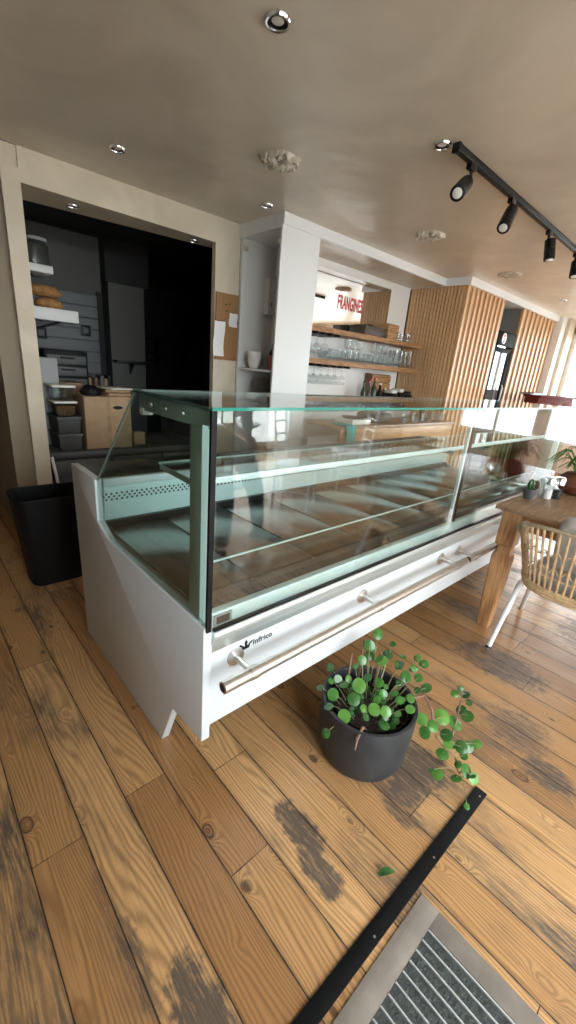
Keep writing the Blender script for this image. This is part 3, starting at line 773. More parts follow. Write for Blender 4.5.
MB().box(6.05, 6.30, 2.56, 2.567, 1.88, 1.895).build('chrome_strip', M_chrome, r)
def ell(cx, cz, rx, rz, y0, y1, n=24, top=1.):
    return MB().prism([(cx+rx*math.cos(2*PI*k/n), cz+rz*math.sin(2*PI*k/n)*(top if math.sin(2*PI*k/n) > 0 else 1)) for k in range(n)], 1, y0, y1)
e = ell(6.20, 1.985, .062, .060, 2.557, 2.565, top=1.25).build('emblem', M_cup, r)
ell(6.20, 2.025, .030, .018, 2.553, 2.557).build('emblem_cap', M_letters, e)
ell(6.20, 1.955, .022, .022, 2.553, 2.557).build('emblem_mark', M_ink, e)
ell(6.20, 1.990, .038, .008, 2.553, 2.557).build('emblem_band', M_letters, e)
for k in range(3): MB().lathe([(0, 0), (.025, 0), (.025, .06), (0, .06)], (6.1+k*.2, 2.95, 0), 12).build('foot', M_black, r)
# bar shelves
def barshelf(z0, lab, nr):
    m = MB(); n = 40; t = bmesh.new(); rows = []; rr = random.Random(lab)
    for i in range(n+1):
        x = 2.835+(4.925-2.835)*i/n; y = 3.0+rr.uniform(-.008, .008); j = rr.uniform(-.002, .002)
        rows.append([t.verts.new((x, y, z0+j)), t.verts.new((x, y+.008, z0+.048+j)), t.verts.new((x, 3.303, z0+.05)), t.verts.new((x, 3.303, z0))])
    for A, B in zip(rows, rows[1:]):
        for j in range(4): t.faces.new((A[j], A[(j+1) % 4], B[(j+1) % 4], B[j]))
    t.faces.new(rows[0]); t.faces.new(rows[-1][::-1]); bmesh.ops.recalc_face_normals(t, faces=t.faces[:]); m._merge(t)
    q = thing('bar_shelf', (3.88, 3.15, z0), lab, 'shelf')
    m.build('board', M_shelfw, q)
    for k in range(nr):
        x = 2.92+.105*(k-.5)
        MB().box(x-.027, x+.027, 3.01, 3.30, z0-.0235, z0-.020).box(x-.006, x+.006, 3.01, 3.30, z0-.020, z0+.002).build('glass_runner', M_blackm, q)
ZU, ZL = 1.735, 1.445
barshelf(ZU, 'upper rustic wooden bar shelf below the mirror', 6)
barshelf(ZL, 'lower rustic wooden bar shelf crowded with glasses', 8)
# stemware hanging below shelves
def wine(x, y, ztop, lab, gr):
    q = MB().lathe([(.033, 0), (.039, .03), (.040, .055), (.030, .085), (.006, .10), (.004, .105), (.004, .165), (.030, .174), (.032, .178), (0, .178)], (x, y, ztop-.178), 20).build('wine_glass', M_clear)
    return tag(q, lab, 'glass', gr)
wa = wine(2.92, 3.06, ZU-.016, 'stemmed wine glass hanging upside down below the upper bar shelf', 'wine glasses hanging below the upper shelf')
wb = wine(2.92, 3.06, ZL-.016, 'stemmed wine glass hanging upside down below the lower bar shelf', 'wine glasses hanging below the lower shelf')
za, zb = wa.location.z, wb.location.z
for i in range(4):
    for j in range(2):
        if i or j: dup(wa, (2.92+.105*i, 3.06+.12*j, za))
for i in range(7):
    for j in range(2):
        if i or j: dup(wb, (2.92+.105*i, 3.06+.12*j, zb))
tum = MB().lathe([(0, 0), (.030, 0), (.036, .03), (.040, .11), (.0385, .11), (.034, .03), (0, .012)], (3.34, 3.07, ZL+.05), 18).build('tumbler', M_clear)
tag(tum, 'clear drinking glass standing on the lower bar shelf', 'glass', 'tumblers on the lower shelf')
for i in range(12):
    for j in range(2):
        if i or j: dup(tum, (3.34+.094*i, 3.07+.12*j, ZL+.05))
for i in range(3): dup(tum, (3.62+.094*i, 3.09, ZL+.162), 'clear drinking glass stacked on top of others on the lower shelf', 'stacked tumblers on the lower shelf')
for i in range(3): dup(tum, (4.08+.094*i, 3.09, ZL+.162), 'clear drinking glass stacked on top of others on the lower shelf', 'stacked tumblers on the lower shelf')
tall = MB().lathe([(0, 0), (.030, 0), (.034, .05), (.040, .19), (.0385, .19), (.032, .05), (0, .014)], (4.49, 3.07, ZL+.05), 18).build('highball_glass', M_clear)
tag(tall, 'tall clear glass at the wood end of the lower bar shelf', 'glass', 'tall glasses on the lower shelf')
for i in range(4):
    for j in range(2):
        if i or j: dup(tall, (4.49+.10*i, 3.07+.12*j, ZL+.05))
zs = ZU+.05
tag(MB().box(3.84, 4.22, 3.06, 3.28, zs, zs+.10, .004).build('dark_box', mat('dark_walnut', (.06, .036, .022), .5, noise=.3, nscale=20, stretch=(1, 8, 8))), 'long low dark wooden box on the upper bar shelf', 'box')
r = thing('wooden_crate', (4.34, 3.16, zs), 'light wooden crate on the upper bar shelf', 'crate')
for k in range(3): MB().box(4.235, 4.445, 3.05, 3.062, zs+.004+k*.055, zs+.05+k*.055, .002).build('slat', M_shelfw, r)
MB().box(4.24, 4.44, 3.062, 3.27, zs, zs+.16, .003).build('body', M_barw, r)
mg = MB().lathe([(0, 0), (.034, 0), (.038, .01), (.038, .10), (.035, .10), (.034, .012), (0, .008)], (4.52, 3.10, zs), 20).build('storage_jar', M_clear)
tag(mg, 'small glass jar at the right end of the upper bar shelf', 'jar', 'jars on the upper shelf')
for i, (x, y) in enumerate(((4.61, 3.12), (4.70, 3.10), (4.79, 3.13), (4.57, 3.2), (4.66, 3.21))): dup(mg, (x, y, zs))
# back counter under shelves
r = thing('back_counter', (3.88, 3.1, 0), 'white back bar counter with a wooden top under the shelves', 'counter')
MB().box(2.84, 4.92, 3.0, 3.30, 0, .99, .003).build('body', M_white, r); MB().box(2.835, 4.922, 2.97, 3.303, .99, 1.03, .004).build('worktop', M_shelfw, r)
def bottle(x, y, z, R, h, m, lab, cm=M_black):
    q = thing('bottle', (x, y, z), lab, 'bottle')
    MB().lathe([(0, 0), (R, 0), (R, h*.6), (R*.4, h*.76), (R*.36, h*.93)], (x, y, z), 18).build('body', m, q)
    MB().lathe([(R*.42, h*.92), (R*.42, h), (0, h)], (x, y, z), 14).build('cap', cm, q)
    return q
M_bgreen = mat('green_bottle_glass', (.02, .05, .025), .08); M_bclear = mat('syrup', (.30, .22, .18), .1)
bl = [(3.98, .03, .28, M_bgreen, 'slim dark green bottle at the left of the back bar row', M_black), (4.08, .03, .30, M_clear, 'clear bottle with a red cap on the back bar', M_letters),
      (4.17, .035, .33, M_bgreen, 'tallest dark bottle with a red cap on the back bar', M_letters), (4.29, .035, .27, M_black, 'black bottle right of the red capped bottles', M_cup),
      (4.40, .03, .22, M_clear, 'short clear bottle with white cap on the back bar', M_cup)]
for (x, R, h, mm, lab, cm) in bl: bottle(x, 3.08, 1.03, R, h, mm, lab, cm)
r = thing('wood_crate', (4.42, 3.23, 1.03), 'tall wooden crate standing against the back bar wall', 'crate')
for k in range(4): MB().box(4.24, 4.62, 3.175, 3.19, 1.035+k*.09, 1.115+k*.09, .002).build('slat', M_shelfw, r)
MB().box(4.245, 4.615, 3.19, 3.29, 1.03, 1.40, .003).build('body', M_stemd, r)
for i, (x, wd, h) in enumerate(((4.53, .13, .20), (4.68, .11, .22), (4.826, .165, .19))):
    r = thing('bar_appliance', (x, 3.09, 1.03), ['small black machine beside the short bottle on the back bar', 'middle black machine on the back bar', 'wide black machine at the slatted end of the back bar'][i], 'machine')
    MB().box(x-wd/2, x+wd/2, 3.01, 3.165, 1.03, 1.03+h*.8, .012).build('body', M_black, r)
    MB().box(x-wd*.4, x+wd*.4, 3.02, 3.15, 1.03+h*.8, 1.03+h, .010).build('hopper', M_blackm if i == 2 else M_cup, r)
# front bar with wooden board
r = thing('bar_counter', (3.8, 2.5, 0), 'bar counter faced with an orange wooden board behind the display case', 'counter')
MB().box(2.86, 4.9, 2.42, 2.80, 0, .78, .004).build('body', M_white, r)
MB().box(2.86, 4.9, 2.395, 2.42, .77, .905, .003).build('front_board', M_barw, r)
MB().box(2.84, 4.91, 2.38, 2.81, .905, .935, .004).build('worktop', M_table, r)
MB().prism([(2.398, .83), (2.3935, .83), (2.3935, .84), (2.398, .84)], 0, 3.30, 3.315).build('knot', M_stemd, r)
m = MB(); t = bmesh.new(); A = []
for i in range(13):
    x = 2.90+.12*i/12; o = .006*math.sin(i*1.3)
    A.append([t.verts.new(p) for p in ((x, 2.364+o, .74), (x, 2.366+o, .90), (x, 2.376, .9385), (x, 2.55, .9385), (x, 2.55, .946), (x, 2.373, .947), (x, 2.357+o, .90), (x, 2.353+o, .74))])
for P_, Q_ in zip(A, A[1:]):
    for j in range(8): t.faces.new((P_[j], P_[(j+1) % 8], Q_[(j+1) % 8], Q_[j]))
t.faces.new(A[0]); t.faces.new(A[-1][::-1]); bmesh.ops.recalc_face_normals(t, faces=t.faces[:]); m._merge(t)
tag(m.build('towel', M_teal), 'teal cloth hanging over the left end of the bar', 'cloth')
r = thing('scale', (3.2, 2.55, .935), 'white kitchen scale with a dark plate on the bar', 'scale')
MB().box(3.06, 3.34, 2.44, 2.66, .935, .985, .012).build('body', M_cup, r); MB().lathe([(0, 0), (.10, 0), (.11, .012), (0, .014)], (3.2, 2.55, .985), 24).build('plate', M_blackm, r)
r = thing('bar_appliance', (3.62, 2.6, .935), 'dark squat appliance in the middle of the bar', 'machine')
MB().box(3.44, 3.76, 2.48, 2.72, .935, 1.03, .03).build('body', M_black, r); MB().lathe([(0, 0), (.12, 0), (.10, .04), (0, .05)], (3.60, 2.6, 1.03), 24).build('lid', M_greycrate, r)
gl = MB().lathe([(0, 0), (.030, 0), (.038, .09), (.0365, .09), (.029, .01), (0, .008)], (3.95, 2.46, .935), 18).build('bar_glass', M_clear)
tag(gl, 'clear glass standing along the bar worktop', 'glass', 'glasses along the bar worktop')
for k in range(1, 9): dup(gl, (3.95+.10*k, 2.46+.05*(k % 2), .935))
bottle(4.55, 2.62, .935, .033, .19, M_black, 'black bottle standing on the front bar worktop')
# dark red cabinet in front of right-hand slats
r = thing('red_sideboard', (7.1, 2.05, 0), 'dark red lacquered sideboard in front of the right slatted panel', 'sideboard')
MB().box(6.33, 7.92, 1.98, 2.16, .08, 1.28, .006).build('body', M_red, r)
MB().box(6.30, 7.95, 1.95, 2.17, 1.28, 1.312, .004).build('top', M_red, r)
for k in range(3):
    q = MB().box(6.36+k*.52, 6.86+k*.52, 1.965, 1.982, .14, 1.22, .004).build('door', M_red, r); MB().box(6.81+k*.52, 6.825+k*.52, 1.945, 1.966, .7, .82, .003).build('handle', M_blackm, q)
for (x, y) in ((6.38, 2.02), (7.87, 2.02), (6.38, 2.12), (7.87, 2.12)): MB().box(x-.03, x+.03, y-.03, y+.03, 0, .08).build('foot', M_blackm, r)
tag(MB().prism([(6.02, 1.322), (6.2, 1.3125), (6.5, 1.3125), (6.5, 1.345), (6.2, 1.340)], 1, 2.0, 2.15).build('black_tray', M_blackm), 'black wedge shaped tray sticking out from the sideboard top', 'tray')

# ------------------------------------------------------------------ refrigerated display case
X0, X1 = .545, 3.56
YG = .865
ZT = 1.292
case = thing('display_case', (2.05, 1.45, 0), 'long white refrigerated display case with slanted empty glass front', 'display case')
endp = [(.872, .24), (1.065, .222), (1.156, 0), (1.997, 0), (2.012, .45), (2.026, .897), (1.722, .897), (1.722, .714), (1.607, .670), (.872, .667)]
for (a, b) in ((X0, X0+.03), (X1-.03, X1)): MB().prism(endp, 0, a, b, .0025).build('end_panel', M_casewhite, case)
for (x, y) in ((X0+.08, 1.25), (X0+.08, 1.85), (X1-.08, 1.25), (X1-.08, 1.85), (2.05, 1.25), (2.05, 1.85)):
    MB().lathe([(0, 0), (.028, 0), (.028, .02), (.014, .024), (.014, .24), (0, .24)], (x, y, 0), 14).build('foot', M_steel, case)
xa, xb = X0+.03, X1-.03
MB().box(xa, xb, .885, .905, .275, .560, .004).build('front_panel', M_casewhite, case)
# rounded trim between panel and glass
prof = [(.905, .560), (.884, .560), (.880, .578), (.872, .598), (.862, .612), (.856, .628), (.858, .642), (.868, .652), (.905, .652)]
MB().prism(prof, 0, xa, xb).build('front_trim', mat('satin_aluminium', (.60, .66, .66), .32, .7), case, ang=70)
MB().box(xa, xb, .878, .905, .654, .704, .003).build('inner_lip', M_inner, case)
MB().box(xa, xb, 1.0, 1.98, .22, .60).build('under_tub', M_blackm, case)
MB().box(xa, xb, .905, 1.74, .60, .668).build('base_tray', M_inner, case)
MB().box(xa, xb, 1.955, 1.985, .24, .86, .003).build('back_panel', M_casewhite, case)
MB().box(xa, xb, 1.715, 2.018, .868, .892, .004).build('service_worktop', M_granite, case)
MB().box(xa, xb, 1.706, 1.735, .862, .897, .004).build('worktop_edge', M_casewhite, case)
MB().prism([(1.745, .712), (1.722, .712), (1.708, .79), (1.706, .862), (1.745, .862)], 0, xa, xb).build('rear_duct', M_perf, case, ang=20)
MB().box(xa, xb, 1.70, 1.745, .668, .712).build('duct_shadow_gap', M_blackm, case)
# deck trays with dark joints between them
tx = [xa, .83]
while tx[-1]+.315 < xb-.1: tx.append(tx[-1]+.315)
tx.append(xb)
for a, b in zip(tx, tx[1:]):
    a += .004; b -= .004
    MB().box(a, b, 1.015, 1.69, .676, .690, .004).build('deck_tray', M_tray, case)
MB().box(xa, xb, .915, .985, .690, .699).build('air_grille', M_grille, case)
m = MB()
k = xa+.01
while k < xb-.01:
    m.box(k, k+.006, .914, .95, .699, .7035); k += .017
m.build('grille_ribs', M_greycrate, case, smooth=False)
# riser glass inside
q = MB().box(xa+.045, xb-.045, .985, .991, .690, .806).build('riser_glass', M_glass, case)
MB().box(xa+.045, xb-.045, .9845, .9915, .806, .810).build('riser_edge', M_gedgel, q)
# glass shelf with profile
q = MB().box(xa+.02, xb-.02, 1.0, 1.24, 1.066, 1.072).build('glass_shelf', M_glass, case)
MB().box(xa+.02, xb-.02, .990, 1.0, 1.058, 1.078, .002).build('shelf_profile', M_framel, q)
MB().box(xa+.02, xb-.02, 1.24, 1.243, 1.066, 1.072).build('shelf_rear_edge', M_gedgel, q)
for x in (xa+.022, 2.05, xb-.028):
    MB().prism([(.96, 1.045), (1.24, 1.05), (1.24, 1.064), (.96, 1.064)], 0, x, x+.006).build('shelf_bracket', M_frame, case)
# end glasses
eg = [(.874, .672), (1.603, .675), (1.717, .718), (1.717, .892), (1.318, ZT-.008), (.874, ZT-.008)]
for (a, b) in ((X0+.006, X0+.014), (X1-.014, X1-.006)):
    q = MB().prism(eg, 0, a, b).build('end_glass', M_glassend, case, smooth=False)
    MB().tube([((a+b)/2, 1.318, ZT-.010), ((a+b)/2, 1.717, .893)], .0035, 6).build('glass_edge', MATS['grey_green_frame'], q)
# inner frames (posts and top bars) at the ends and the joint
for i, x in enumerate((X0+.016, X1-.042)):
    MB().box(x, x+.026, .925, .985, .672, 1.24, .003).build('frame_post', M_frame, case)
    q = MB().box(x, x+.026, .893, .925, .672, 1.245, .003).build('bright_profile', M_glow, case)  # no lamp: daylight on this profile is put in as glow
    q = MB().box(x, x+.026, .893, 1.30, 1.232, 1.280, .003).build('frame_bar', M_frame, case)
    ex = x-.004 if i == 0 else x+.03
    for y in (1.02, 1.12, 1.21):
        MB().lathe([(0, -.003), (.009, -.003), (.010, 0), (.010, .003), (0, .003)], (ex, y, 1.258), 16, ax=Matrix.Rotation(PI/2, 3, 'Y')).build('bolt', M_steel, q)
    MB().box(x-.004, x+.03, 1.262, 1.292, 1.218, 1.240, .003).build('clamp', M_cup, q)
XJ = 2.045
MB().box(XJ-.035, XJ-.022, .885, .90, .654, 1.275, .002).build('joint_profile', M_framel, case)
MB().box(XJ+.012, XJ+.022, .885, .90, .654, 1.275, .002).build('joint_seal', M_blackm, case)
for x in (XJ-.045, XJ+.03, X1-.06): MB().box(x, x+.03, .87, .91, 1.262, 1.284, .004).build('glass_clamp', M_blackm, case)
# front and top panes
for (a, b) in ((X0+.022, XJ-.003), (XJ+.003, X1-.006)):
    q = MB().box(a, b, YG, YG+.008, .652, ZT-.009).build('front_glass', M_gfront, case, smooth=False)
    q = MB().box(a-.015, b, YG+.002, 1.318, ZT-.008, ZT-.001).build('top_glass', M_glass, case, smooth=False)
    MB().box(a-.015, b, YG-.001, YG+.002, ZT-.0085, ZT-.0005).build('front_edge', M_gedge, q)
    MB().box(a-.015, b, 1.318, 1.321, ZT-.008, ZT-.001).build('rear_edge', M_gedgel, q)
MB().box(X0+.006, X0+.0215, YG-.001, YG+.009, .655, ZT-.009).build('corner_seal', M_black, case)
MB().box(X0+.004, X0+.022, YG+.009, 1.315, ZT-.0085, ZT-.0015).build('top_seal', mat('smoked_glass_edge', (.05, .10, .085), .15), case)
MB().box(xa, xb, YG-.003, YG+.011, .650, .657).build('bottom_seal', M_black, case)
for (a, b) in ((X0+.02, X0+.04), (X0+.045, X0+.075)): MB().box(a, b, YG+.0095, YG+.022, ZT-.040, ZT-.0095, .002).build('corner_bracket', M_cup, case)
q = MB().box(X0+.035, X0+.100, .8735, .8785, .660, .696, .002).build('thermometer', M_greybox, case)
MB().box(X0+.044, X0+.091, .8722, .8738, .666, .690, .001).build('screen', M_screen, q)
# bumper rails
for (a, b, sup) in ((.562, 2.10, (.672, 1.33, 2.00)), (2.13, 3.53, (2.20, 2.83, 3.46))):
    q = MB().tube([(a, .792, .506), (a+.001, .792, .506), (b-.001, .792, .506), (b, .792, .506)], [.017, .019, .019, .017], 20).build('bumper_rail', M_steel, case)
    for x in sup:
        e = MB().lathe([(0, 0), (.031, 0), (.031, .006), (.012, .010), (.0105, .012), (.0105, .072), (0, .072)], (x, .885, .506), 22, ax=Matrix.Rotation(PI/2, 3, 'X')).build('standoff', M_steel, q)
        MB().tube([(x-.014, .792, .506), (x+.014, .792, .506)], .0215, 20).build('collar', M_steel, e)
    MB().tube([(a-.001, .792, .506), (a+.0005, .792, .506)], .0135, 16).build('end_plug', M_blackm, q)
# maker's mark and lettering on the panel
me = text_mesh('Infrico', .040, .0005, .0011)
xs = [v.co.x for v in me.vertices]; sc = .082/(max(xs)-min(xs))
me.transform(Matrix.Translation((.742, .8842, .520)) @ Matrix.Rotation(PI/2, 4, 'X') @ Matrix.Diagonal((sc, sc, 1, 1)))
m = MB(); m.b.from_mesh(me)
lg = m.build('maker_lettering', M_ink, case, smooth=False)
m = MB(); c = Vector((.714, 0, .528))
m.prism([(c.x-.013, c.z-.012), (c.x+.013, c.z-.012), (c.x+.017, c.z-.003), (c.x+.006, c.z), (c.x-.006, c.z), (c.x-.017, c.z-.003)], 1, .8836, .8850)
for (dx_, h, tw) in ((-.022, .013, -.006), (0, .024, 0), (.022, .013, .006)):
    m.prism([(c.x+dx_*.4-.004, c.z-.003), (c.x+dx_*.4+.004, c.z-.003), (c.x+dx_*.9+.006+tw*.3, c.z+h*.6), (c.x+dx_+tw*.3, c.z+h), (c.x+dx_*.9-.006+tw*.3, c.z+h*.6)], 1, .8836, .8850)
m.build('crown_mark', M_ink, lg, smooth=False)

# ------------------------------------------------------------------ waste bin
r = thing('waste_bin', (.59, 2.70, 0), 'black rounded plastic waste bin behind the display case end', 'bin')
MB().rbox(.59, 2.70, 0, .565, .155, .105, .20, .145, .06, 8, wall=.006).build('body', M_black, r)
m = MB()
pts = []
for (sx, sy, a0) in ((1, 1, 0), (-1, 1, PI/2), (-1, -1, PI), (1, -1, 1.5*PI)):
    for k in range(9):
        a = a0+PI/2*k/8; pts.append((.59+sx*.14+.06*math.cos(a), 2.70+sy*.085+.06*math.sin(a), .565))
m.tube(pts, .006, 8, closed=True).build('rim', M_black, r)

# ------------------------------------------------------------------ potted pilea
PC = Vector((1.138, .652, 0))
plant = thing('potted_plant', PC, 'charcoal pot of round-leaved trailing greenery on the floor before the case', 'plant')
MB().lathe([(0, .0), (.142, .0), (.155, .007), (.165, .03), (.172, .07), (.177, .14), (.180, .243), (.179, .248), (.168, .248), (.165, .243), (.160, .17), (0, .17)], PC, 48).build('pot', M_pot, plant)
MB().lathe([(.122, .172), (.131, .205), (.138, .224), (.142, .224), (.136, .2), (.127, .172)], PC+Vector((.006, -.003, 0)), 40).build('inner_pot', M_black, plant)
MB().lathe([(0, .195), (.06, .200), (.10, .194), (.129, .188), (.129, .172), (0, .172)], PC+Vector((.006, -.003, 0)), 32).build('soil', M_soil, plant)
CAMP = Vector((0, 0, 1.4)); rr = random.Random(21)
lv = [MB(), MB(), MB()]; lt = [MB(), MB(), MB()]; stm = MB(); stt = MB()
def petiole(mb, a, b, sag=.0):
    a, b = Vector(a), Vector(b); pts = []
    for i in range(6):
        f = i/5; p = a.lerp(b, f); p.z += math.sin(PI*f)*sag; pts.append(p)
    mb.tube(pts, [.0018-.0007*i/5 for i in range(6)], 6)
def addleaf(L_, p, r, k=None, face=.6):
    p = Vector(p)
    nrm = (CAMP-p).normalized()*face+Vector((rr.uniform(-.5, .5), rr.uniform(-.5, .5), rr.uniform(.1, .7)))
    L_[k if k is not None else rr.choice((0, 0, 1, 2, 2))].leaf(p, nrm, r, 14, rr.uniform(.05, .25), rr.uniform(.85, 1.15))
# leaf crowns standing in the pot: (x, y, height, radius) measured about the pot axis
POTLEAVES = [(1.1274, 0.8466, 0.2600, 0.0165), (1.0111, 0.7923, 0.2620, 0.0148), (1.0301, 0.7427, 0.2550, 0.0223), (0.9775, 0.7162, 0.2520, 0.0181), (0.9882, 0.6497, 0.2500, 0.0232), (0.9218, 0.6694, 0.2000, 0.0175), (1.1019, 0.7796, 0.2620, 0.0172), (1.1036, 0.7522, 0.2580, 0.0194), (1.1318, 0.7005, 0.2750, 0.0269), (1.0642, 0.6709, 0.2680, 0.0241), (1.1906, 0.7060, 0.2750, 0.0184), (1.0935, 0.5971, 0.2620, 0.0237), (1.1158, 0.5639, 0.2620, 0.0202), (1.1741, 0.6173, 0.2700, 0.0176), (1.1975, 0.6551, 0.2850, 0.0180), (1.0756, 0.5398, 0.2500, 0.0208), (1.0523, 0.6007, 0.2500, 0.0139), (1.1770, 0.7624, 0.3000, 0.0137), (1.2166, 0.7584, 0.3100, 0.0189), (1.2474, 0.7463, 0.3300, 0.0202), (1.2669, 0.7609, 0.3500, 0.0255), (1.2473, 0.6906, 0.3400, 0.0222), (1.2871, 0.6982, 0.3500, 0.0175), (1.2827, 0.6839, 0.3500, 0.0155), (1.2010, 0.5886, 0.2800, 0.0164), (1.1903, 0.5599, 0.2750, 0.0161), (1.2603, 0.6083, 0.2850, 0.0133), (1.0739, 0.7898, 0.2620, 0.0134), (1.2048, 0.6288, 0.2800, 0.0119), (1.0721, 0.6240, 0.2550, 0.0159), (1.1342, 0.7513, 0.2650, 0.0147), (1.1420, 0.6206, 0.2600, 0.0151), (1.1164, 0.6724, 0.2500, 0.0130), (1.2739, 0.7433, 0.4200, 0.0199), (1.2342, 0.7476, 0.3800, 0.0213), (1.2963, 0.6853, 0.4000, 0.0136), (1.1946, 0.7458, 0.3300, 0.0181), (1.2462, 0.6929, 0.3400, 0.0211), (1.3165, 0.6501, 0.3100, 0.0214), (1.2990, 0.6038, 0.2950, 0.0210), (1.3911, 0.6162, 0.3300, 0.0155), (1.3375, 0.6018, 0.3100, 0.0151), (1.3917, 0.5884, 0.3200, 0.0184), (1.3518, 0.6593, 0.3300, 0.0140), (1.2768, 0.6820, 0.3600, 0.0136), (1.3206, 0.6505, 0.3100, 0.0198), (1.2969, 0.6052, 0.2950, 0.0207), (1.3834, 0.5810, 0.3300, 0.0168), (1.3837, 0.6111, 0.3400, 0.0142), (1.3401, 0.5962, 0.3200, 0.0153), (1.3260, 0.5289, 0.2800, 0.0230), (1.2868, 0.5434, 0.2800, 0.0134), (1.2538, 0.6063, 0.2900, 0.0108), (1.1991, 0.5621, 0.2700, 0.0196), (1.2372, 0.5387, 0.2700, 0.0157), (1.2001, 0.5160, 0.2620, 0.0179), (1.3263, 0.5678, 0.3000, 0.0178), (1.1460, 0.5323, 0.2600, 0.0126)]
for (x, y, z, r_) in POTLEAVES:
    tip = Vector((x, y, z)); b0 = PC+(tip-PC)*.55; b0.z = .195
    q = math.hypot(b0.x-PC.x, b0.y-PC.y)
    if q > .115: b0.x = PC.x+(b0.x-PC.x)*.115/q; b0.y = PC.y+(b0.y-PC.y)*.115/q
    petiole(stm, b0, tip, .012); addleaf(lv, tip, r_)
for k in range(26):
    a = rr.uniform(0, 2*PI); q = math.sqrt(rr.random())*.12
    tip = PC+Vector((math.cos(a)*q, math.sin(a)*q, .212+rr.uniform(0, .02))); petiole(stm, PC+Vector((math.cos(a)*q*.7, math.sin(a)*q*.7, .192)), tip, .006); addleaf(lv, tip, rr.uniform(.010, .017), 2)
for (a, b, c) in (((.05, .09, .19), (.085, .115, .30), (.095, .125, .40)), ((.01, .10, .19), (.02, .12, .27), (.035, .13, .35)), ((.10, .05, .19), (.125, .06, .28), (.14, .07, .35))):
    MB().tube([PC+Vector(a), PC+Vector(b), PC+Vector(c)], [.0045, .004, .003], 8).build('stem', M_stemd, plant)
MB().tube([PC+Vector((-.09, -.06, .20)), PC+Vector((-.135, -.075, .252)), PC+Vector((-.176, -.085, .235)), PC+Vector((-.186, -.09, .20))], [.005, .005, .0045, .003], 8).build('runner', M_stemd, plant)
# trailing branch over the right side, down to the end of the floor strip
TR = [(1.2697, 0.5523, 0.2450), (1.3187, 0.5256, 0.2500), (1.3078, 0.4792, 0.2200), (1.2902, 0.4582, 0.1800), (1.2802, 0.4268, 0.1450), (1.2881, 0.3957, 0.1200), (1.3063, 0.3584, 0.0980), (1.2858, 0.3314, 0.0700), (1.2827, 0.3097, 0.0550)]
MB().tube(TR, [.006, .0055, .005, .005, .0045, .004, .0035, .0025, .002][:len(TR)], 8).build('trailing_stem', M_stemd, plant)
TR2 = [(1.3022, 0.3879, 0.1300), (1.3393, 0.3975, 0.1650), (1.3810, 0.4102, 0.2050), (1.4464, 0.4351, 0.2500)]
MB().tube(TR2, [.0045, .004, .003, .002], 8).build('trailing_stem', M_stemd, plant)
TRAIL = [(1.3314, 0.4448, 0.2034, 0.0284), (1.2738, 0.4499, 0.1908, 0.0223), (1.2564, 0.4895, 0.2011, 0.0212), (1.2340, 0.4585, 0.1766, 0.0208), (1.2950, 0.4041, 0.1720, 0.0234), (1.3666, 0.4051, 0.1838, 0.0285), (1.4112, 0.4126, 0.2121, 0.0206), (1.3900, 0.3806, 0.2235, 0.0226), (1.4243, 0.4537, 0.2528, 0.0169), (1.4567, 0.4259, 0.2510, 0.0170), (1.4334, 0.4393, 0.2799, 0.0129), (1.4362, 0.4003, 0.2437, 0.0128), (1.2498, 0.3848, 0.1318, 0.0241), (1.2907, 0.3889, 0.1458, 0.0184), (1.3207, 0.3521, 0.1426, 0.0220), (1.3604, 0.3373, 0.1279, 0.0186), (1.3729, 0.3197, 0.1505, 0.0185), (1.2731, 0.3346, 0.1110, 0.0144), (1.2975, 0.3046, 0.0874, 0.0240), (1.2956, 0.2758, 0.0790, 0.0201), (1.2464, 0.3205, 0.0792, 0.0201), (1.2167, 0.3732, 0.0679, 0.0204), (1.1872, 0.3871, 0.0961, 0.0107), (1.2209, 0.2566, 0.0297, 0.0103), (1.3254, 0.3364, 0.1090, 0.0147), (1.3151, 0.3801, 0.1279, 0.0149), (1.2914, 0.2860, 0.0893, 0.0154)]
for (x, y, z, r_) in TRAIL:
    tip = Vector((x, y, z))
    b0 = min((Vector(p).lerp(Vector(q), k/5) for T_ in (TR, TR2) for p, q in zip(T_, T_[1:]) for k in range(6)), key=lambda p: (p-tip).length+abs(p.z-tip.z+.02))
    if (b0-tip).length > .002: petiole(stt, b0, tip, .006)
    addleaf(lt, tip, r_, None, .5)
for (nm, LL) in (('leaves', lv), ('trailing_leaves', lt)):
    LL[0].build(nm, M_leaf, plant); LL[1].build(nm, M_leaf2, plant); LL[2].build(nm, M_leafd, plant)
stm.build('petioles', M_stem, plant); stt.build('trailing_petioles', M_stem, plant)
# fallen leaf
m = MB(); m.blade([(.825, .335, .004), (.842, .326, .012), (.858, .318, .010), (.872, .309, .004)], .011)
tag(m.build('fallen_leaf', M_leafd), 'single green leaf fallen on the boards beside the black strip', 'leaf')

# ------------------------------------------------------------------ floor strip and entrance mat
ang = math.atan2(.245-.2575, 1.3455-.465)
m = MB(); m.box(-.9, 1.3455, .2335, .2735, 0, .006, .001, rot=Matrix.Rotation(ang, 3, 'Z'), piv=(1.3455, .245, 0))
r = thing('floor_strip', (.3, .25, 0), 'flat black threshold strip screwed across the floorboards', 'threshold strip')
m.build('strip', M_strip, r)
for (x) in (1.315, 1.0, .7, .4): MB().lathe([(0, .006), (.0035, .006), (.003, .0072), (0, .0075)], (x, .247-(x-1.3455)*.0142, 0), 10).build('screw', M_steel, r)
r = thing('entrance_mat', (.2, -.3, 0), 'grey framed ribbed entrance mat let into the floor', 'mat')
FX0, FX1, FY0, FY1 = -.35, .885, -.85, .226
f = MB()
for (a, b_, c, d) in ((FX0, FX1, FY1-.055, FY1), (FX0, FX1, FY0, FY0+.055), (FX0, FX0+.055, FY0+.055, FY1-.055), (FX1-.055, FX1, FY0+.055, FY1-.055)): f.box(a, b_, c, d, 0, .005, .001)
f.build('frame', M_matframe, r)
x = FX1-.058
rib = MB(); alu = MB()
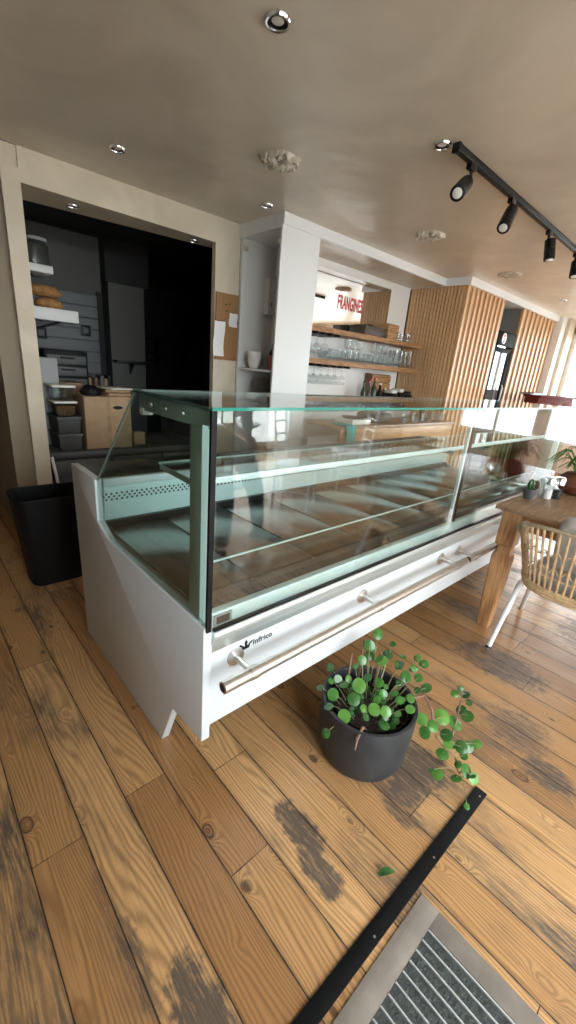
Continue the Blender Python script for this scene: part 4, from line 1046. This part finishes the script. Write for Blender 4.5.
while x > FX0+.08:
    alu.box(x-.0045, x, FY0+.056, FY1-.056, 0, .0075, .0008, 1)
    rib.box(x-.030, x-.0045, FY0+.056, FY1-.056, 0, .0035)
    x -= .031
rib.build('ribbed_strips', M_matrib, r); alu.build('metal_bars', M_matalu, r)

# ------------------------------------------------------------------ table by the case
r = thing('dining_table', (3.1, .43, 0), 'brown wooden dining table standing beside the display case', 'table')
TX0, TX1, TY0, TY1 = 2.405, 3.95, .04, .822
MB().box(TX0, TX1, TY0, TY1, .742, .768, .004).build('table_top', M_table, r)
MB().box(TX0+.09, TX1-.09, TY0+.084, TY0+.108, .645, .742).box(TX0+.09, TX1-.09, TY1-.108, TY1-.084, .645, .742).box(TX0+.06, TX0+.085, TY0+.09, TY1-.09, .645, .742).box(TX1-.085, TX1-.06, TY0+.09, TY1-.09, .645, .742).build('apron', M_leg, r)
def tleg(cx, cy):
    t = bmesh.new(); rows = []; h = .048
    for (z, k, ch) in ((0, .62, .1), (.01, .66, .1), (.30, .98, .25), (.46, 1.06, .3), (.485, 1.0, .3), (.50, .80, .3), (.535, .80, .3), (.55, 1.0, .06), (.742, 1.0, .06)):
        a = h*k; c_ = a*ch
        rows.append([t.verts.new((cx+p[0], cy+p[1], z)) for p in ((a, a-c_), (a-c_, a), (c_-a, a), (-a, a-c_), (-a, c_-a), (c_-a, -a), (a-c_, -a), (a, c_-a))])
    for A, B in zip(rows, rows[1:]):
        for j in range(8): t.faces.new((A[j], A[(j+1) % 8], B[(j+1) % 8], B[j]))
    t.faces.new(rows[0][::-1]); t.faces.new(rows[-1]); bmesh.ops.recalc_face_normals(t, faces=t.faces[:])
    return MB()._merge(t)
for (x, y) in ((TX0+.052, TY1-.092), (TX1-.072, TY1-.096), (TX0+.052, TY0+.096), (TX1-.072, TY0+.096)): tleg(x, y).build('leg', M_leg, r, ang=25)
zt = .768
# cactus
r = thing('potted_cactus', (2.735, .768, zt), 'tiny round cactus in a grey cone pot on the table edge', 'cactus')
MB().lathe([(0, 0), (.026, 0), (.040, .055), (.040, .060), (.035, .060), (.033, .05), (0, .05)], (2.735, .768, zt), 24).build('pot', M_greycrate, r)
m = MB(); t = bmesh.new(); rows = []
for i in range(9):
    a = PI*i/8; R = .017*math.sin(a)+.0005; z = zt+.05+.034*(1-math.cos(a))
    rows.append([t.verts.new((2.745+R*(1+.14*math.cos(8*2*PI*j/32))*math.cos(2*PI*j/32), .770+R*(1+.14*math.cos(8*2*PI*j/32))*math.sin(2*PI*j/32), z)) for j in range(32)])
for A, B in zip(rows, rows[1:]):
    for j in range(32): t.faces.new((A[j], A[(j+1) % 32], B[(j+1) % 32], B[j]))
m._merge(t); m.build('cactus_body', M_leafd, r)
# napkin arch behind
tag(MB().tube([(2.825+.045*math.cos(a)*.86, .775+.045*math.cos(a)*-.5, zt+.055+.05*math.sin(a)) for a in [PI*k/12 for k in range(13)]], .007, 8).tube([(2.825+.0387, .7525, zt+.0), (2.825+.0387, .7525, zt+.056)], .007, 8).tube([(2.825-.0387, .7975, zt+.0), (2.825-.0387, .7975, zt+.056)], .007, 8).build('napkin_holder', M_cup), 'white arched napkin holder behind the little cactus', 'napkin holder')
def shaker(x, y, m, lab):
    q = thing('shaker', (x, y, zt), lab, 'shaker')
    MB().lathe([(0, 0), (.029, 0), (.031, .005), (.028, .09), (.029, .093)], (x, y, zt), 20).build('glass_body', M_clear, q)
    MB().lathe([(0, .004), (.026, .004), (.0245, .060), (0, .060)], (x, y, zt), 16).build('contents', m, q)
    MB().lathe([(.029, .092), (.031, .093), (.031, .125), (.025, .135), (0, .138)], (x, y, zt), 20).build('cap', M_chrome, q)
shaker(2.84, .70, M_paper, 'glass salt shaker with chrome cap on the table')
shaker(2.90, .665, M_ink, 'glass pepper shaker with black contents on the table')
r = thing('pepper_mill', (2.53, .43, zt), 'small black topped jar at the near edge of the table', 'jar')
MB().lathe([(0, 0), (.026, 0), (.027, .03), (0, .03)], (2.53, .43, zt), 20).build('base', M_cup, r); MB().lathe([(.026, .03), (.029, .034), (.029, .06), (.02, .068), (0, .069)], (2.53, .43, zt), 20).build('lid', M_black, r)
# spider plant in terracotta pot
SC = Vector((3.22, .625, zt))
r = thing('spider_plant', SC, 'arching green spider plant in a bulging terracotta pot on the table', 'plant')
MB().lathe([(0, 0), (.085, 0), (.115, .02), (.135, .06), (.125, .10), (.10, .125), (.095, .13), (.09, .125), (.095, .10), (0, .10)], SC, 36).build('pot', M_terra, r)
MB().lathe([(0, .108), (.05, .112), (.094, .108), (.094, .10), (0, .10)], SC, 24).build('soil', M_soil, r)
b1 = MB(); b2 = MB(); rs = random.Random(5)
for k in range(46):
    a = rs.uniform(0, 2*PI); R = rs.uniform(.10, .21); hh = rs.uniform(.07, .17)
    c = SC+Vector((math.cos(a)*.03, math.sin(a)*.03, .11)); pts = []
    for i in range(8):
        f = i/7; pts.append(c+Vector((math.cos(a)*R*f, math.sin(a)*R*f, hh*math.sin(PI*min(1, f*1.1)*.85)*1.1)))
    (b1 if k % 2 else b2).blade(pts, rs.uniform(.006, .010))
b1.build('leaves', M_leaf, r); b2.build('leaves', M_leaf2, r)

# ------------------------------------------------------------------ rattan chair
CH = Vector((2.44, .355, 0))
chair = thing('rattan_chair', CH, 'rattan armchair with white tube legs at the end of the wooden table', 'chair')
def shell(t, z):
    """t in -1..1 along the wrap-around back; z height"""
    k = (z-.44)/.34
    hw = .235+.085*k; dp = .23
    a = t*PI/2*1.0
    y = CH.y+hw*math.sin(a)/math.sin(PI/2); x = (2.225-.06*k)+dp*(1-math.cos(a))**1.25
    return Vector((x, y, z))
def zt_(t): return .785-.135*abs(t)**2.6
canes = MB(); NB = 27
for i in range(NB):
    t = -1+2*i/(NB-1)
    pts = [shell(t+rr.uniform(-.004, .004), .445+(zt_(t)-.445)*f) for f in (0, .25, .5, .75, 1)]
    canes.tube(pts, .0064, 8)
canes.build('canes', M_cane, chair)
wv = MB()
for (z, amp) in ((.575, .012), (.66, .012)):
    wv.tube([shell(-1+2*i/60, .445+(zt_(-1+2*i/60)-.445)*(z-.445)/.34+(amp if (i//2) % 2 else -amp)) for i in range(61)], .0042, 6)
for z in (.47, .535): wv.tube([shell(-1+2*i/40, z) for i in range(41)], .004, 6)
wv.build('weave', M_cane, chair)
MB().tube([shell(-1+2*i/40, zt_(-1+2*i/40)) for i in range(41)], .0105, 12).build('top_rail', M_caned, chair)
MB().tube([shell(.52+.4*i/12, zt_(.52+.4*i/12)-.004) for i in range(13)], [.012]+[.021]*11+[.012], 12).build('rail_wrap', M_caned, chair)
m = MB(); 
for dz in (0, .016, .032): m.tube([shell(-1+2*i/40, .428+dz)+Vector((-.003, 0, 0)) for i in range(41)], .010, 8)
m.build('seat_rim', M_cane, chair)
st = MB()
pl = [shell(-1+2*i/30, .44) for i in range(31)]
st.prism([(p.x, p.y) for p in pl], 2, .425, .44); st.build('seat', M_cane, chair)
cu = MB(); cu.rbox(2.455, CH.y, .442, .50, .185, .19, .195, .205, .07, 8)
cu.build('cushion', M_cush, chair)
m = MB(); m.rbox(0, 0, 0, .07, .14, .15, .15, .16, .06, 8)
for v in m.b.verts: v.co = Matrix.Rotation(math.radians(70), 3, 'Y') @ v.co + Vector((2.33, CH.y-.03, .66))
m.build('back_pillow', M_cush, chair)
r0 = .0135
def legs(sy):
    Y = lambda y: CH.y+sy*(y-CH.y)
    def bent(foot, b0, b1): return [foot, foot.lerp(b0, .5), foot.lerp(b0, .9), b0.lerp(b1, .12)+Vector((0, 0, .002)), b0.lerp(b1, .5), b1]
    hi = (2.445, .42, .418)
    A = bent(Vector((2.235, Y(.610), 0)), Vector((2.395, Y(.588), .375)), Vector((2.44, Y(.53), .41)))
    B = bent(Vector((2.71, Y(.690), 0)), Vector((2.43, Y(.600), .36)), Vector((2.42, Y(.55), .405)))
    C = bent(Vector((2.87, Y(.655), 0)), Vector((2.50, Y(.555), .365)), Vector((2.45, Y(.51), .41)))
    for T in (A, B, C):
        MB().tube(T, r0, 12).build('leg', M_wmetal, chair)
        d = (T[1]-T[0]).normalized(); MB().tube([T[0]+Vector((0, 0, .001)), T[0]+d*.014], r0+.001, 12).build('rubber_tip', M_blackm, chair)
legs(1); legs(-1)
MB().tube([(2.44, CH.y-.19, .412), (2.44, CH.y+.19, .412)], r0, 10).build('cross_tube', M_wmetal, chair)

# ------------------------------------------------------------------ things behind the camera that the glass reflects
def ladder_chair(loc, rz, lab):
    c = thing('ladder_back_chair', loc, lab, 'chair', 'white chairs across the room'); L3 = Vector(loc)
    MB().box(L3.x-.20, L3.x+.20, L3.y-.20, L3.y+.20, .44, .465, .008).build('seat', M_wmetal, c)
    for sx in (-1, 1):
        MB().tube([(L3.x+sx*.17, L3.y+.17, 0), (L3.x+sx*.175, L3.y+.18, .45)], .014, 8).build('leg', M_wmetal, c)
        MB().tube([(L3.x+sx*.17, L3.y-.20, 0), (L3.x+sx*.175, L3.y-.18, .45), (L3.x+sx*.18, L3.y-.23, 1.0)], .014, 8).build('leg', M_wmetal, c)
        MB().tube([(L3.x+sx*.17, L3.y-.19, .2), (L3.x+sx*.17, L3.y+.175, .2)], .009, 8).build('stretcher', M_wmetal, c)
    for z in (.60, .73, .86, .97):
        y = L3.y-.18-.05*(z-.45)/.55
        MB().tube([(L3.x-.178, y, z), (L3.x-.09, y-.02, z+.012), (L3.x+.09, y-.02, z+.012), (L3.x+.178, y, z)], .012, 8).build('back_slat', M_wmetal, c)
    c.rotation_euler.z = rz
ladder_chair((2.95, -1.25, 0), -.55, 'white ladder-back chair mirrored in the front glass beside the white pillar')
ladder_chair((2.05, -2.0, 0), .3, 'white ladder-back chair mirrored in the front glass beside the round table')
ladder_chair((4.1, -1.5, 0), 2.2, 'white ladder-back chair farther off across the room by the windows')
r = thing('round_table', (2.7, -2.2, 0), 'round grey pedestal table across the room from the case', 'table')
MB().lathe([(0, .72), (.36, .72), (.375, .73), (.375, .745), (0, .745)], (2.75, -2.25, 0), 40).build('table_top', M_greytop, r)
MB().lathe([(0, 0), (.24, 0), (.24, .015), (.04, .03), (.035, .70), (.10, .72), (0, .72)], (2.75, -2.25, 0), 28).build('pedestal', M_blackm, r)

# a passer-by mirrored in the lower front glass
def skinned(name, verts, edges, radii, m, parent, sub=2):
    me = bpy.data.meshes.new(name); me.from_pydata([tuple(v) for v in verts], edges, []); me.update()
    o = bpy.data.objects.new(name, me); COL.objects.link(o); o.parent = parent
    me.transform(Matrix.Translation(-parent.location))
    sk = o.modifiers.new('Skin', 'SKIN'); sk.use_smooth_shade = True
    if not me.skin_vertices: me.skin_vertices.new()
    for d, rad in zip(me.skin_vertices[0].data, radii):
        d.radius = rad if isinstance(rad, tuple) else (rad, rad)
    me.skin_vertices[0].data[0].use_root = True
    sb = o.modifiers.new('Sub', 'SUBSURF'); sb.levels = sub; sb.render_levels = sub
    me.materials.append(m)
    return o
PB = Vector((1.62, -.60, 0)); hd = Vector((.16, .98, 0)).normalized(); sd = Vector((-hd.y, hd.x, 0))   # heading, left side
P = lambda f, l, z: PB+hd*f+sd*l+Vector((0, 0, z))
per = thing('person', PB, 'person in dark trousers and dark top striding beside the case, seen mirrored in its glass', 'person')
A1 = Vector((1.60, -.60, .09)); A2 = Vector((2.10, -.80, .09))      # the two ankles
# trousers: pelvis root, both legs
tv = [P(0, 0, .90), P(0, 0, 1.02), P(.01, .09, .86), A1.lerp(P(.01, .09, .86), .5)+hd*.05, A1, P(.0, -.10, .86), A2.lerp(P(0, -.10, .86), .5)+hd*.07, A2]
skinned('trousers', tv, [(0, 1), (0, 2), (2, 3), (3, 4), (0, 5), (5, 6), (6, 7)], [(.13, .11), (.145, .105), .098, .070, .054, .098, .070, .054], M_trouser, per)
# top: torso and sleeves
sv = [P(0, 0, 1.02), P(.0, 0, 1.22), P(.01, 0, 1.40), P(.01, 0, 1.47), P(.01, .17, 1.41), P(.10, .22, 1.16), P(.26, .20, 1.02), P(.01, -.17, 1.41), P(-.08, -.22, 1.15), P(-.02, -.22, .92)]
skinned('top', sv, [(0, 1), (1, 2), (2, 3), (2, 4), (4, 5), (5, 6), (2, 7), (7, 8), (8, 9)], [(.15, .11), (.155, .11), (.16, .105), .06, .068, .052, .042, .068, .052, .042], M_shirt, per)
# body: neck, head and the two hands joined through the arms
bv = [P(.01, 0, 1.45), P(.02, 0, 1.52), P(.035, 0, 1.58), P(.04, 0, 1.66), P(.03, 0, 1.73)]
be = [(0, 1), (1, 2), (2, 3), (3, 4)]; br = [.055, .052, (.066, .074), (.078, .09), (.055, .062)]
def arm(sh, el, wr, palm, fdir, side):
    i0 = len(bv)
    for p, q in ((sh, .04), (el, .035), (wr, .027), (palm, (.034, .017))): bv.append(p); br.append(q)
    be.extend([(0, i0), (i0, i0+1), (i0+1, i0+2), (i0+2, i0+3)])
    for k in range(4):
        off = side*(k-1.5)*.019; L_ = (.062, .072, .068, .054)[k]
        a = palm+off+fdir*.03; b = a+fdir*L_*.5+Vector((0, 0, -.012)); c = b+fdir*L_*.3+Vector((0, 0, -.022))
        j = len(bv); bv.extend([a, b, c]); br.extend([.0088, .0082, .0070]); be.extend([(i0+3, j), (j, j+1), (j+1, j+2)])
    a = palm-side*.030+fdir*-.012; b = a-side*.016+fdir*.028; c = b+fdir*.022
    j = len(bv); bv.extend([a, b, c]); br.extend([.011, .0095, .008]); be.extend([(i0+3, j), (j, j+1), (j+1, j+2)])
dn = Vector((0, 0, -1))
arm(P(.01, .16, 1.40), P(.10, .22, 1.16), P(.28, .20, 1.01), P(.35, .19, .98), (hd*.9+dn*.35).normalized(), sd)
arm(P(.01, -.16, 1.40), P(-.08, -.22, 1.15), P(-.02, -.22, .90), P(.0, -.22, .83), (hd*.25+dn).normalized(), hd)
skinned('body', bv, be, br, M_skin, per)
# face details and hair
MB().lathe([(0, -.012), (.010, -.008), (.012, 0), (.004, .03), (0, .034)], P(.128, 0, 1.635), 10).build('nose', M_skin, per)
for s_ in (-1, 1):
    MB().lathe([(0, -.008), (.008, -.004), (.008, .004), (0, .008)], P(.118, s_*.032, 1.668), 10).build('eye', M_ink, per)
    MB().lathe([(0, -.03), (.012, -.018), (.014, .012), (0, .03)], P(.035, s_*.082, 1.64), 10).build('ear', M_skin, per)
MB().tube([P(.118, -.024, 1.592), P(.126, 0, 1.590), P(.118, .024, 1.592)], .005, 8).build('mouth', mat('lips', (.35, .12, .10), .5), per)
hm = MB(); hm.lathe([(.088, -.05), (.100, .0), (.096, .05), (.07, .085), (.03, .10), (0, .102)], P(.012, 0, 1.68), 24, sx=1., sy=.92); hm.build('hair', M_hair, per)
def shoe(base, yaw, pitch):
    m = MB(); t = bmesh.new(); rows = []
    for (f, w_, h) in ((-.085, .030, .05), (-.06, .040, .085), (0, .038, .085), (.06, .042, .055), (.13, .047, .042), (.175, .036, .035), (.195, .012, .02)):
        rows.append([t.verts.new((f, -w_, 0)), t.verts.new((f, -w_*.95, h*.5)), t.verts.new((f, -w_*.5, h)), t.verts.new((f, w_*.5, h)), t.verts.new((f, w_*.95, h*.5)), t.verts.new((f, w_, 0))])
    for A, B in zip(rows, rows[1:]):
        for j in range(6): t.faces.new((A[j], A[(j+1) % 6], B[(j+1) % 6], B[j]))
    t.faces.new(rows[0][::-1]); t.faces.new(rows[-1]); bmesh.ops.recalc_face_normals(t, faces=t.faces[:])
    mt = Matrix.Translation(base) @ Matrix.Rotation(yaw, 4, 'Z') @ Matrix.Rotation(pitch, 4, 'Y')
    for v in t.verts: v.co = mt @ v.co
    m._merge(t); m.build('shoe', M_shoe, per, ang=60)
shoe(A1+Vector((-.01, .02, -.088)), math.radians(100), 0.); shoe(A2+Vector((.01, .02, -.088)), math.radians(58), 0.)

# ------------------------------------------------------------------ camera, light
cam = bpy.data.cameras.new('camera'); co = bpy.data.objects.new('camera', cam); COL.objects.link(co)
F_PX = 415.0
cam.sensor_fit = 'VERTICAL'; cam.sensor_height = 24.; cam.lens = F_PX/1024*24.
Vz = Vector((182-288, 1690-512, F_PX)); V1 = Vector((757-288, 408-512, F_PX))
ez = -Vz.normalized(); ex = V1-ez*(ez.dot(V1)); ex.normalize(); ey = ez.cross(ex)*1.
if ey.z < 0: ey = -ey
Rm = Matrix((ex, ey, ez))                      # world <- (right, down, forward)
ri, do, fw = Rm @ Vector((1, 0, 0)), Rm @ Vector((0, 1, 0)), Rm @ Vector((0, 0, 1))
co.matrix_world = Matrix(((ri.x, -do.x, -fw.x, 0), (ri.y, -do.y, -fw.y, 0), (ri.z, -do.z, -fw.z, 1.40), (0, 0, 0, 1)))
cam.clip_start = .02
S.camera = co
wd_ = bpy.data.worlds.new('sky'); S.world = wd_; wd_.use_nodes = True
bg = wd_.node_tree.nodes['Background']; bg.inputs[0].default_value = (.90, .95, 1., 1); bg.inputs[1].default_value = 16.0
def portal(name, loc, rot, sx, sy):
    l = bpy.data.lights.new(name, 'AREA'); l.shape = 'RECTANGLE'; l.size = sx; l.size_y = sy
    o = bpy.data.objects.new(name, l); COL.objects.link(o); o.location = loc; o.rotation_euler = rot
    l.cycles.is_portal = True
portal('window_portal_front', ((XE+5.1)/2, YF-.15, 1.25), (PI/2, 0, 0), 5.1-XE, 2.3)
portal('window_portal_entrance', ((XE-.11)/2, YE-.15, 1.22), (PI/2, 0, 0), XE, 2.34)
portal('window_portal_porch', (XE-.15, (YF+YE)/2-.1, 1.25), (PI/2, 0, -PI/2), 2.4, 2.3)
portal('window_portal_right', (XR+.15, 0, 1.4), (PI/2, 0, PI/2), 4.8, 1.8)
S.view_settings.view_transform = 'Standard'; S.view_settings.look = 'None'; S.view_settings.gamma = 1.
S.view_settings.use_curve_mapping = False; S.view_settings.exposure = 0.
cy = S.cycles
cy.max_bounces = 12; cy.diffuse_bounces = 5; cy.glossy_bounces = 6; cy.transparent_max_bounces = 40; cy.transmission_bounces = 8
cy.sample_clamp_indirect = 8.; cy.use_denoising = True
cy.caustics_reflective = False; cy.caustics_refractive = False
